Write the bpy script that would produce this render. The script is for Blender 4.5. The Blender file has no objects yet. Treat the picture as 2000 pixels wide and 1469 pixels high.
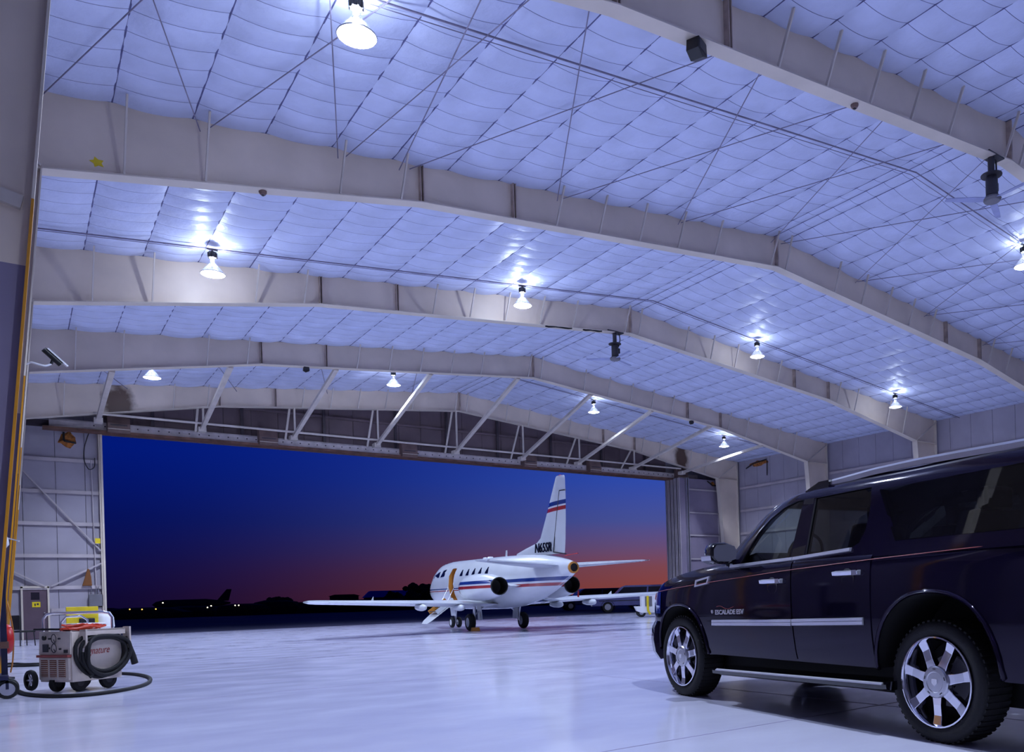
import bpy, bmesh, math, random
from mathutils import Vector, Matrix, Euler
random.seed(7)
PI = math.pi
scene = bpy.context.scene
COL = scene.collection

# ------------------------------------------------------------------ camera
F_PX, YAW, ROLL, CX, CY, CAM_H = 1610.36, 0.6692, 0.0286, 1300.0, 1161.62, 1.0155
cam_d = bpy.data.cameras.new('camera'); cam = bpy.data.objects.new('camera', cam_d); COL.objects.link(cam)
cam_d.sensor_fit = 'HORIZONTAL'; cam_d.sensor_width = 36.0; cam_d.lens = F_PX / 2000 * 36.0
cam_d.shift_x = -(CX - 1000) / 2000; cam_d.shift_y = (CY - 734.5) / 2000
cam_d.clip_start = 0.1; cam_d.clip_end = 2000
_r = Vector((math.cos(YAW), -math.sin(YAW), 0)); _u = Vector((0, 0, 1)); _f = Vector((math.sin(YAW), math.cos(YAW), 0))
_r2 = _r * math.cos(ROLL) - _u * math.sin(ROLL); _u2 = _r * math.sin(ROLL) + _u * math.cos(ROLL)
_m = Matrix((_r2, _u2, -_f)).transposed().to_4x4(); _m.translation = Vector((0, 0, CAM_H))
cam.matrix_world = _m
scene.camera = cam
scene.view_settings.view_transform = 'Standard'; scene.view_settings.look = 'None'
scene.view_settings.gamma = 1.0; scene.view_settings.use_curve_mapping = False
scene.view_settings.exposure = 0.55
scene.cycles.max_bounces = 8; scene.cycles.diffuse_bounces = 4; scene.cycles.glossy_bounces = 4

# ------------------------------------------------------------------ dusk sky
def srgb(r, g, b):
    f = lambda c: (c/255/12.92) if c/255 <= 0.04045 else ((c/255+0.055)/1.055)**2.4
    return (f(r), f(g), f(b), 1.0)
world = bpy.data.worlds.new('dusk'); scene.world = world; world.use_nodes = True
wn, wl = world.node_tree.nodes, world.node_tree.links
for n in list(wn): wn.remove(n)
def N(nt, t, **kw):
    n = nt.nodes.new(t)
    for k, v in kw.items():
        if k == 'ins':
            for a, b in v.items(): n.inputs[a].default_value = b
        else: setattr(n, k, v)
    return n
def ramp_set(n, stops, interp='EASE'):
    cr = n.color_ramp; cr.interpolation = interp
    while len(cr.elements) > 1: cr.elements.remove(cr.elements[-1])
    cr.elements[0].position, cr.elements[0].color = stops[0]
    for p, c in stops[1:]:
        e = cr.elements.new(p); e.color = c
wt = world.node_tree
tc = N(wt, 'ShaderNodeTexCoord')
sep = N(wt, 'ShaderNodeSeparateXYZ'); wl.new(tc.outputs['Generated'], sep.inputs[0])
el = N(wt, 'ShaderNodeMath', operation='ARCSINE'); wl.new(sep.outputs['Z'], el.inputs[0])
els = N(wt, 'ShaderNodeMapRange', ins={1: -0.05, 2: 0.75, 3: 0.0, 4: 1.0}); wl.new(el.outputs[0], els.inputs[0])
SUN_AZ = YAW + 0.24
hz = N(wt, 'ShaderNodeVectorMath', operation='MULTIPLY'); hz.inputs[1].default_value = (1, 1, 0); wl.new(tc.outputs['Generated'], hz.inputs[0])
hn = N(wt, 'ShaderNodeVectorMath', operation='NORMALIZE'); wl.new(hz.outputs[0], hn.inputs[0])
dt = N(wt, 'ShaderNodeVectorMath', operation='DOT_PRODUCT'); dt.inputs[1].default_value = (math.sin(SUN_AZ), math.cos(SUN_AZ), 0); wl.new(hn.outputs[0], dt.inputs[0])
ac = N(wt, 'ShaderNodeMath', operation='ARCCOSINE'); wl.new(dt.outputs['Value'], ac.inputs[0])
azf = N(wt, 'ShaderNodeMapRange', ins={1: 0.98, 2: 0.20, 3: 0.0, 4: 1.0}); azf.interpolation_type = 'SMOOTHSTEP'; wl.new(ac.outputs[0], azf.inputs[0])
def eramp(stops):
    r = N(wt, 'ShaderNodeValToRGB')
    ramp_set(r, [((math.radians(d)+0.05)/0.8, srgb(*c)) for d, c in stops], 'LINEAR'); wl.new(els.outputs[0], r.inputs[0]); return r
warm = eramp([(-2, (110, 48, 50)), (0.5, (136, 66, 60)), (2.0, (126, 71, 82)), (3.4, (102, 78, 120)), (5.2, (72, 82, 152)), (8.0, (48, 76, 174)), (14, (22, 50, 150)), (38, (6, 16, 70))])
cool = eramp([(-2, (6, 6, 34)), (0.8, (10, 8, 52)), (2.6, (10, 12, 68)), (5.5, (4, 16, 92)), (9.5, (1, 24, 122)), (16, (2, 18, 95)), (38, (2, 9, 52))])
azp = N(wt, 'ShaderNodeMath', operation='POWER', ins={1: 2.0}); wl.new(azf.outputs[0], azp.inputs[0])
mx = N(wt, 'ShaderNodeMix', data_type='RGBA'); wl.new(azp.outputs[0], mx.inputs[0]); wl.new(cool.outputs[0], mx.inputs[6]); wl.new(warm.outputs[0], mx.inputs[7])
bg = N(wt, 'ShaderNodeBackground'); bg.inputs[1].default_value = 0.66; wl.new(mx.outputs[2], bg.inputs[0])
wo = N(wt, 'ShaderNodeOutputWorld'); wl.new(bg.outputs[0], wo.inputs[0])

LAMP_W, LAMP_UP, LAMP_COL = 2150.0, 4.5, (0.68, 0.79, 1.0)

# ------------------------------------------------------------------ helpers
class MB:
    """collects geometry; build() links it as ONE mesh object"""
    def __init__(s): s.v = []; s.f = []; s.mi = []; s.cur = 0
    def add(s, vs, fs):
        b = len(s.v); s.v += [tuple(p) for p in vs]; s.f += [tuple(b+i for i in f) for f in fs]; s.mi += [s.cur]*len(fs); return s
    def box(s, x0, x1, y0, y1, z0, z1):
        vs = [(x, y, z) for z in (z0, z1) for y in (y0, y1) for x in (x0, x1)]
        return s.add(vs, [(0, 2, 3, 1), (4, 5, 7, 6), (0, 1, 5, 4), (2, 6, 7, 3), (0, 4, 6, 2), (1, 3, 7, 5)])
    def cbox(s, c, d, rot=None):
        vs = []
        for z in (-.5, .5):
            for y in (-.5, .5):
                for x in (-.5, .5):
                    p = Vector((x*d[0], y*d[1], z*d[2]))
                    if rot: p = rot @ p
                    vs.append(p + Vector(c))
        return s.add(vs, [(0, 2, 3, 1), (4, 5, 7, 6), (0, 1, 5, 4), (2, 6, 7, 3), (0, 4, 6, 2), (1, 3, 7, 5)])
    def bar(s, a, b, w, h, up=(0, 0, 1)):
        a, b = Vector(a), Vector(b); d = (b-a).normalized(); up = Vector(up)
        if abs(d.dot(up)) > .98: up = Vector((1, 0, 0))
        x = d.cross(up).normalized(); y = x.cross(d)
        vs = [p + x*(i*w/2) + y*(j*h/2) for p in (a, b) for i, j in ((-1, -1), (1, -1), (1, 1), (-1, 1))]
        return s.add(vs, [(3, 2, 1, 0), (4, 5, 6, 7), (0, 1, 5, 4), (1, 2, 6, 5), (2, 3, 7, 6), (3, 0, 4, 7)])
    def tube(s, pts, r, n=8, closed=False, cap=True):
        pts = [Vector(p) for p in pts]; m = len(pts); rs = r if isinstance(r, (list, tuple)) else [r]*m
        nrm = None; vs = []
        for i, p in enumerate(pts):
            if closed: t = (pts[(i+1) % m] - pts[i-1]).normalized()
            else: t = (pts[min(i+1, m-1)] - pts[max(i-1, 0)]).normalized()
            if nrm is None:
                nrm = t.orthogonal().normalized()
            else:
                nrm = (nrm - t*nrm.dot(t))
                nrm = nrm.normalized() if nrm.length > 1e-6 else t.orthogonal().normalized()
            bi = t.cross(nrm)
            for k in range(n):
                a = 2*PI*k/n; vs.append(p + (nrm*math.cos(a) + bi*math.sin(a))*rs[i])
        fs = []
        for i in range(m if closed else m-1):
            j = (i+1) % m
            for k in range(n): fs.append((i*n+k, i*n+(k+1) % n, j*n+(k+1) % n, j*n+k))
        if cap and not closed: fs += [tuple(range(n))[::-1], tuple((m-1)*n+k for k in range(n))]
        return s.add(vs, fs)
    def lathe(s, prof, n=24, axis='z', c=(0, 0, 0), cap=True):
        """prof: (r, h) list; revolved about axis through c"""
        vs = []; c = Vector(c)
        for r, h in prof:
            for k in range(n):
                a = 2*PI*k/n; p = (r*math.cos(a), r*math.sin(a), h)
                p = {'z': p, 'y': (p[0], p[2], -p[1]), 'x': (p[2], p[0], p[1])}[axis]
                vs.append(Vector(p)+c)
        fs = []
        for i in range(len(prof)-1):
            for k in range(n): fs.append((i*n+k, i*n+(k+1) % n, (i+1)*n+(k+1) % n, (i+1)*n+k))
        if cap:
            if prof[0][0] > 1e-5: fs.append(tuple(range(n))[::-1])
            if prof[-1][0] > 1e-5: fs.append(tuple((len(prof)-1)*n+k for k in range(n)))
        return s.add(vs, fs)
    def loft(s, rings, closed=True, cap=True):
        n = len(rings[0]); vs = [p for r in rings for p in r]; fs = []
        for i in range(len(rings)-1):
            for k in range(n if closed else n-1):
                fs.append((i*n+k, i*n+(k+1) % n, (i+1)*n+(k+1) % n, (i+1)*n+k))
        if cap and closed: fs += [tuple(range(n))[::-1], tuple((len(rings)-1)*n+k for k in range(n))]
        return s.add(vs, fs)
    def prism(s, poly, axis, a0, a1):
        """poly of 2D points extruded along axis from a0 to a1: 'y' -> (x,z), 'x' -> (y,z), 'z' -> (x,y)"""
        n = len(poly)
        mk = {'y': lambda p, a: (p[0], a, p[1]), 'x': lambda p, a: (a, p[0], p[1]), 'z': lambda p, a: (p[0], p[1], a)}[axis]
        vs = [mk(p, a) for a in (a0, a1) for p in poly]
        fs = [tuple(range(n)), tuple(range(2*n-1, n-1, -1))] + [(i, i+n, (i+1) % n+n, (i+1) % n) for i in range(n)]
        return s.add(vs, fs)
    def mesh(s, name, mats, smooth=None, bevel=0):
        me = bpy.data.meshes.new(name); me.from_pydata(s.v, [], s.f)
        mats = mats if isinstance(mats, (list, tuple)) else [mats]
        for m in mats: me.materials.append(m)
        if len(mats) > 1: me.polygons.foreach_set('material_index', s.mi)
        bm = bmesh.new(); bm.from_mesh(me)
        bmesh.ops.remove_doubles(bm, verts=bm.verts, dist=1e-5)
        bmesh.ops.recalc_face_normals(bm, faces=bm.faces)
        if bevel:
            es = [e for e in bm.edges if len(e.link_faces) == 2 and e.calc_face_angle(0) > 0.5]
            bmesh.ops.bevel(bm, geom=es, offset=bevel, segments=2, affect='EDGES', profile=.6)
        bm.to_mesh(me); bm.free()
        if smooth is not None:
            me.polygons.foreach_set('use_smooth', [True]*len(me.polygons))
            me.set_sharp_from_angle(angle=math.radians(smooth))
        me.update(); return me
    def build(s, name, mats, parent=None, smooth=None, bevel=0, loc=None):
        return link(name, s.mesh(name, mats, smooth, bevel), parent, loc)
def link(name, me, parent=None, loc=None):
    o = bpy.data.objects.new(name, me); COL.objects.link(o)
    if parent: o.parent = parent
    if loc is not None: o.location = loc
    return o
def tag(o, label=None, cat=None, group=None, kind=None):
    if label: o['label'] = label
    if cat: o['category'] = cat
    if group: o['group'] = group
    if kind: o['kind'] = kind
    return o
def thing(name, label, cat, loc=(0, 0, 0), rz=0, group=None, kind=None):
    o = bpy.data.objects.new(name, None); COL.objects.link(o); o.empty_display_size = .1
    o.location = loc; o.rotation_euler = (0, 0, rz); return tag(o, label, cat, group, kind)
def copy_tree(o, parent=None):
    c = o.copy(); COL.objects.link(c); c.parent = parent
    for ch in list(o.children): copy_tree(ch, c)
    return c
def text_obj(name, s, size, m, parent, mat4, shear=0, extrude=.002, bold=0, xs=1.0):
    cu = bpy.data.curves.new(name, 'FONT'); cu.body = s; cu.size = size; cu.shear = shear; cu.extrude = extrude; cu.offset = bold
    cu.align_x = 'LEFT'; cu.resolution_u = 3
    t = bpy.data.objects.new(name+'_tmp', cu); COL.objects.link(t)
    me = bpy.data.meshes.new_from_object(t.evaluated_get(bpy.context.evaluated_depsgraph_get()))
    bpy.data.objects.remove(t)
    me.transform(Matrix.Scale(xs, 4, (1, 0, 0))); me.transform(mat4)
    me.materials.clear(); me.materials.append(m)
    return link(name, me, parent)
def basis(o, x, y, z):
    m = Matrix((Vector(x), Vector(y), Vector(z))).transposed().to_4x4(); m.translation = Vector(o); return m
def boolean(o, cutters, op='DIFFERENCE'):
    for c in cutters:
        md = o.modifiers.new('b', 'BOOLEAN'); md.operation = op; md.solver = 'EXACT'; md.object = c
    dg = bpy.context.evaluated_depsgraph_get()
    me = bpy.data.meshes.new_from_object(o.evaluated_get(dg)); o.modifiers.clear()
    old = o.data; o.data = me; bpy.data.meshes.remove(old)
    for c in cutters:
        cm = c.data; bpy.data.objects.remove(c); bpy.data.meshes.remove(cm)
    return o
def smooth(o, ang=35):
    o.data.polygons.foreach_set('use_smooth', [True]*len(o.data.polygons)); o.data.set_sharp_from_angle(angle=math.radians(ang)); return o
def interp(t, x):
    if x <= t[0][0]: return t[0][1]
    for (a, p), (b, q) in zip(t[:-1], t[1:]):
        if x <= b: return p+(q-p)*(x-a)/(b-a)
    return t[-1][1]
def circ(c, r, n, ax='x', a0=0, ry=None):
    ry = ry or r
    out = []
    for k in range(n):
        a = a0+2*PI*k/n; p, q = r*math.cos(a), ry*math.sin(a)
        out.append(Vector(c)+Vector({'x': (0, p, q), 'y': (p, 0, q), 'z': (p, q, 0)}[ax]))
    return out

# ------------------------------------------------------------------ materials
def mat(name, col, rough=.5, metal=0., var=.06, scale=3., bump=0., bscale=20., spec=.5, coat=0., emit=None, estr=0., alpha=None, coord='Object', stretch=None, coatr=.03):
    m = bpy.data.materials.new(name); m.use_nodes = True; nt = m.node_tree; L = nt.links
    b = nt.nodes['Principled BSDF']
    c = srgb(*col) if max(col) > 1 else (*col, 1)
    b.inputs['Roughness'].default_value = rough; b.inputs['Metallic'].default_value = metal
    b.inputs['Specular IOR Level'].default_value = spec; b.inputs['Coat Weight'].default_value = coat; b.inputs['Coat Roughness'].default_value = coatr
    t = N(nt, 'ShaderNodeTexCoord'); src = t.outputs[coord]
    if stretch:
        mp = N(nt, 'ShaderNodeMapping'); mp.inputs['Scale'].default_value = stretch; L.new(src, mp.inputs[0]); src = mp.outputs[0]
    nz = N(nt, 'ShaderNodeTexNoise', ins={'Scale': scale, 'Detail': 4.0}); L.new(src, nz.inputs['Vector'])
    r = N(nt, 'ShaderNodeValToRGB')
    lo = tuple(max(0, x*(1-var*2)) for x in c[:3])+(1,); hi = tuple(min(1, x*(1+var*2)) for x in c[:3])+(1,)
    ramp_set(r, [(.3, lo), (.7, hi)], 'LINEAR'); L.new(nz.outputs['Fac'], r.inputs[0]); L.new(r.outputs[0], b.inputs['Base Color'])
    if bump:
        n2 = N(nt, 'ShaderNodeTexNoise', ins={'Scale': bscale, 'Detail': 3.0}); L.new(src, n2.inputs['Vector'])
        bp = N(nt, 'ShaderNodeBump', ins={'Strength': bump, 'Distance': .02}); L.new(n2.outputs['Fac'], bp.inputs['Height']); L.new(bp.outputs[0], b.inputs['Normal'])
    if emit:
        b.inputs['Emission Color'].default_value = srgb(*emit); b.inputs['Emission Strength'].default_value = estr
    if alpha is not None: b.inputs['Alpha'].default_value = alpha
    return m
M = {}
M['paint'] = mat('cream_paint', (216, 200, 184), .45, var=.05, scale=.8, bump=.05, bscale=3)
M['flange'] = mat('flange_paint', (206, 194, 180), .45, var=.05, scale=.9)
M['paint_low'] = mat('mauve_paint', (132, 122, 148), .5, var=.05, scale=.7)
M['brace'] = mat('brace_paint', (196, 186, 178), .5, var=.06, scale=2)
M['yellow'] = mat('yellow_paint', (196, 132, 10), .4, var=.08, scale=1.5)
M['insul'] = mat('white_vinyl_facing', (192, 199, 228), .45, var=.05, scale=1.3, bump=.55, bscale=9.)
M['stitch'] = mat('stitch_line', (84, 84, 128), .7, var=.15, scale=8)
M['roofdeck'] = mat('roof_deck', (120, 120, 130), .6)
M['wallup_shade'] = mat('shaded_brown_sheet', (112, 96, 102), .6, var=.08, scale=1.)  # wall sheet darkened to put the shade above the door into its colour
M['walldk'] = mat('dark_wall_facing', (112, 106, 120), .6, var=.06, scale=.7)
M['rod'] = mat('rod_steel', (120, 114, 138), .5, var=.1)
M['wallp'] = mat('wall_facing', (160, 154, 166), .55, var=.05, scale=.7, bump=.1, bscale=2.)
M['girt'] = mat('girt_paint', (178, 168, 172), .5, var=.06, scale=1.5)
M['doorleaf'] = mat('door_leaf', (132, 122, 142), .5, var=.06, scale=1.)
M['steel_dk'] = mat('dark_steel', (74, 66, 74), .5, metal=.3, var=.1)
M['rust'] = mat('rusty_track', (104, 72, 62), .7, var=.2, scale=3)
M['track'] = mat('track_beam', (206, 196, 196), .5, var=.1, scale=3)
M['hood'] = mat('hood_sheet', (112, 90, 86), .55, var=.1, scale=3)
M['black'] = mat('black_plastic', (16, 16, 20), .45)
M['rubber'] = mat('rubber', (14, 13, 18), .75, var=.1, bump=.15, bscale=60)
M['dark'] = mat('dark_grey', (46, 44, 52), .5)
M['grey'] = mat('mid_grey', (110, 108, 116), .5)
M['chrome'] = mat('chrome', (225, 225, 235), .08, metal=1., var=.01)
M['alu'] = mat('brushed_aluminium', (190, 190, 198), .3, metal=.9, var=.04)
M['orange'] = mat('orange_paint', (196, 52, 16), .45)
M['red'] = mat('red_paint', (178, 20, 22), .4)
M['sign_y'] = mat('yellow_sign', (222, 196, 20), .5)
M['white'] = mat('white_paint', (225, 225, 230), .4, var=.03)
M['offwhite'] = mat('aged_white_enamel', (204, 190, 180), .45, var=.05, scale=6)
def bare_stain(name, base, stain_col, c, size):
    """paint with a soot stain of its own shape about object-space point c"""
    m = mat(name, base, .45, var=.05, scale=.8); nt = m.node_tree; L = nt.links; b = nt.nodes['Principled BSDF']
    old = b.inputs['Base Color'].links[0].from_socket
    t = N(nt, 'ShaderNodeTexCoord'); mix_prev = old
    for cc in c:
        mp = N(nt, 'ShaderNodeMapping', vector_type='TEXTURE'); mp.inputs['Location'].default_value = cc; mp.inputs['Scale'].default_value = size
        L.new(t.outputs['Object'], mp.inputs[0])
        nz = N(nt, 'ShaderNodeTexNoise', ins={'Scale': 2.2, 'Detail': 3.}); L.new(t.outputs['Object'], nz.inputs['Vector'])
        ln = N(nt, 'ShaderNodeVectorMath', operation='LENGTH'); L.new(mp.outputs[0], ln.inputs[0])
        ad = N(nt, 'ShaderNodeMath', operation='ADD'); L.new(ln.outputs['Value'], ad.inputs[0])
        ms = N(nt, 'ShaderNodeMath', operation='MULTIPLY_ADD', ins={1: .9, 2: -.45}); L.new(nz.outputs['Fac'], ms.inputs[0]); L.new(ms.outputs[0], ad.inputs[1])
        mr = N(nt, 'ShaderNodeMapRange', ins={1: .55, 2: 1.0, 3: .95, 4: 0.}); L.new(ad.outputs[0], mr.inputs[0])
        mxn = N(nt, 'ShaderNodeMix', data_type='RGBA'); L.new(mr.outputs[0], mxn.inputs[0]); L.new(mix_prev, mxn.inputs[6]); mxn.inputs[7].default_value = srgb(*stain_col)
        mix_prev = mxn.outputs[2]
    L.new(mix_prev, b.inputs['Base Color']); return m
# floor: polished pale epoxy with scuffs
def floor_mat():
    m = bpy.data.materials.new('epoxy_floor'); m.use_nodes = True; nt = m.node_tree; L = nt.links; b = nt.nodes['Principled BSDF']
    t = N(nt, 'ShaderNodeTexCoord')
    mp = N(nt, 'ShaderNodeMapping'); mp.inputs['Rotation'].default_value = (0, 0, .5); mp.inputs['Scale'].default_value = (.5, .9, 1); L.new(t.outputs['Object'], mp.inputs[0])
    nz = N(nt, 'ShaderNodeTexNoise', ins={'Scale': .9, 'Detail': 6., 'Roughness': .65}); L.new(mp.outputs[0], nz.inputs['Vector'])
    r = N(nt, 'ShaderNodeValToRGB'); ramp_set(r, [(.3, srgb(198, 197, 220)), (.55, srgb(206, 206, 228)), (.75, srgb(211, 211, 232))], 'LINEAR'); L.new(nz.outputs['Fac'], r.inputs[0])
    L.new(r.outputs[0], b.inputs['Base Color'])
    n2 = N(nt, 'ShaderNodeTexNoise', ins={'Scale': 2.2, 'Detail': 5.}); L.new(mp.outputs[0], n2.inputs['Vector'])
    rr = N(nt, 'ShaderNodeMapRange', ins={1: .3, 2: .7, 3: .10, 4: .2}); L.new(n2.outputs['Fac'], rr.inputs[0]); L.new(rr.outputs[0], b.inputs['Roughness'])
    n3 = N(nt, 'ShaderNodeTexNoise', ins={'Scale': 1.2, 'Detail': 2.}); L.new(t.outputs['Object'], n3.inputs['Vector'])
    bp = N(nt, 'ShaderNodeBump', ins={'Strength': .06, 'Distance': .01}); L.new(n3.outputs['Fac'], bp.inputs['Height']); L.new(bp.outputs[0], b.inputs['Normal'])
    b.inputs['Specular IOR Level'].default_value = .6
    return m
M['floor'] = floor_mat()
def clear_acrylic(name, col, estr, trans=.65):
    m = bpy.data.materials.new(name); m.use_nodes = True; nt = m.node_tree; L = nt.links
    for n in list(nt.nodes): nt.nodes.remove(n)
    tr = N(nt, 'ShaderNodeBsdfTransparent'); tr.inputs[0].default_value = (1, 1, 1, 1)
    gl = N(nt, 'ShaderNodeBsdfGlossy', ins={'Roughness': .15}); em = N(nt, 'ShaderNodeEmission', ins={'Strength': estr}); em.inputs[0].default_value = srgb(*col)
    fr = N(nt, 'ShaderNodeLayerWeight', ins={'Blend': .3})
    m1 = N(nt, 'ShaderNodeMixShader'); m1.inputs[0].default_value = 1-trans
    L.new(tr.outputs[0], m1.inputs[1]); L.new(gl.outputs[0], m1.inputs[2])
    ad = N(nt, 'ShaderNodeAddShader'); L.new(m1.outputs[0], ad.inputs[0]); L.new(em.outputs[0], ad.inputs[1])
    o = N(nt, 'ShaderNodeOutputMaterial'); L.new(ad.outputs[0], o.inputs[0]); return m
M['cone'] = clear_acrylic('lit_acrylic_cone', (196, 208, 232), .09, .02)
M['lens'] = clear_acrylic('glowing_lens', (246, 250, 255), 4.0, .85)
def glass(name, tint, a=.35, rough=.02):
    m = bpy.data.materials.new(name); m.use_nodes = True; nt = m.node_tree; L = nt.links
    for n in list(nt.nodes): nt.nodes.remove(n)
    tr = N(nt, 'ShaderNodeBsdfTransparent'); tr.inputs[0].default_value = tint
    gl = N(nt, 'ShaderNodeBsdfGlossy', ins={'Roughness': rough}); gl.inputs[0].default_value = (1, 1, 1, 1)
    fr = N(nt, 'ShaderNodeFresnel', ins={'IOR': 1.5})
    m1 = N(nt, 'ShaderNodeMixShader'); L.new(fr.outputs[0], m1.inputs[0]); L.new(tr.outputs[0], m1.inputs[1]); L.new(gl.outputs[0], m1.inputs[2])
    o = N(nt, 'ShaderNodeOutputMaterial'); L.new(m1.outputs[0], o.inputs[0]); return m
M['glass_front'] = glass('tinted_front_glass', (.6, .66, .64, 1))
M['glass_rear'] = glass('privacy_glass', (.10, .11, .13, 1))
def emis(name, col, s):
    m = bpy.data.materials.new(name); m.use_nodes = True; nt = m.node_tree
    for n in list(nt.nodes): nt.nodes.remove(n)
    e = N(nt, 'ShaderNodeEmission', ins={'Strength': s}); e.inputs[0].default_value = srgb(*col); o = N(nt, 'ShaderNodeOutputMaterial'); nt.links.new(e.outputs[0], o.inputs[0]); return m
# ================================================================== HANGAR SHELL
FY = [9.32, 16.29, 23.36, 30.25, 37.46]          # roof frames, nearest first
YW, YB = 39.22, -6.0                              # door wall, back wall
XW0, XW1, XRG, ZRG, SL = -1.3, 35.7, 17.2, 11.12, .1055
zr = lambda x: ZRG - SL*abs(x-XRG)
ANG = math.atan(SL)

# floor
fl = MB().box(XW0, XW1, YB, YW+.12, -.2, 0).build('floor', M['floor']); tag(fl, 'pale glossy lavender epoxy hangar floor', 'floor', kind='structure')
jt = MB()
for x in (5.9, 11.9, 17.9, 23.9, 29.9): jt.box(x-.006, x+.006, YB+.05, YW, -.01, .0015)
for y in (4.5, 10.5, 16.5, 22.5, 28.5, 34.5): jt.box(XW0+.05, XW1-.05, y-.006, y+.006, -.01, .0015)
M['joint'] = mat('floor_joint', (140, 134, 165), .5)
jt.build('floor_joint', M['joint'], fl)

# ceiling: roof deck + quilted insulation strips + seams
def deck():
    m = MB(); t = .3
    m.prism([(XW0-.1, zr(XW0-.1)+t), (XRG, ZRG+t), (XW1+.1, zr(XW1+.1)+t), (XW1+.1, zr(XW1+.1)+t+.06), (XRG, ZRG+t+.06), (XW0-.1, zr(XW0-.1)+t+.06)], 'y', YB, YW+.3)
    return m
ceil = deck().build('ceiling', M['roofdeck']); tag(ceil, 'sloped hangar ceiling quilted with pale blue-white insulation', 'ceiling', kind='structure')
PW, PL, NC = 1.18, 7.05, 13
def quilt(seed):
    rnd = random.Random(seed); m = MB(); nx, st = 10, .012
    cl = PL/NC; ys = []
    for c in range(NC):
        y0 = c*cl
        ys += [(y0, 0, c, 0.), (y0+st, 0, c, 0.)] if c else [(0, 0, c, 0.), (st, 0, c, 0.)]
        for t in (.12, .3, .5, .7, .88): ys.append((y0+st+(cl-st)*t, 1, c, t))
    ys.append((PL, 0, NC-1, 1.))
    sag = [rnd.uniform(.05, .085) for _ in range(NC+1)]; bil = [rnd.uniform(.016, .034) for _ in range(NC)]; ph = [rnd.uniform(0, 6) for _ in range(NC)]
    vs = []
    for (y, k, c, t) in ys:
        for i in range(nx+1):
            fx = i/nx; s = 4*fx*(1-fx)
            z = -(sag[c]*(1-t)+sag[c+1]*t)*s
            if k: z -= bil[c]*(math.sin(PI*t)**.6)*(.45+.55*s) - .006*math.sin(fx*13+ph[c]+t*5)*s
            vs.append((fx*PW, y, z))
    n = nx+1
    for j in range(len(ys)-1):
        m.cur = 1 if (ys[j][1] == 0 and ys[j+1][1] == 0) else 0
        b = len(m.v)
        for i in range(nx):
            q = [j*n+i, j*n+i+1, (j+1)*n+i+1, (j+1)*n+i]
            m.f.append(tuple(q)); m.mi.append(m.cur)
    m.v = vs
    return m.mesh('insulation_panel', [M['insul'], M['stitch']], smooth=50)
QM = [quilt(i) for i in range(7)]
SEAM = MB().box(-.012, .012, 0, PL, -.012, .004).mesh('seam', M['stitch'])
BAYS = [(-4.7, 2.3), (2.3, FY[0]), (FY[0], FY[1]), (FY[1], FY[2]), (FY[2], FY[3]), (FY[3], FY[4]), (FY[4], YW)]
sx = []
x = 1.47-1.18*2
while x < XRG-.05: sx.append(x); x += 1.18
edges = [XW0-.05]+sx+[XRG]+[2*XRG-s for s in reversed(sx)]+[XW1+.05]
for bi, (ya, yb) in enumerate(BAYS):
    for i in range(len(edges)-1):
        a, b = edges[i], edges[i+1]
        o = link('insulation_panel', QM[(i*3+bi*5+(i*bi) % 4) % 7], ceil)
        left = (a+b)/2 < XRG
        o.location = (a, ya, zr(a)); o.rotation_euler = (0, -ANG if left else ANG, 0)
        o.scale = ((b-a)/PW/math.cos(ANG), (yb-ya)/PL, 1 if b-a > .6 else .4)
        if i:
            s = link('seam', SEAM, ceil); s.location = (a, ya, zr(a)); s.scale = (1, (yb-ya)/PL, 1)

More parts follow.
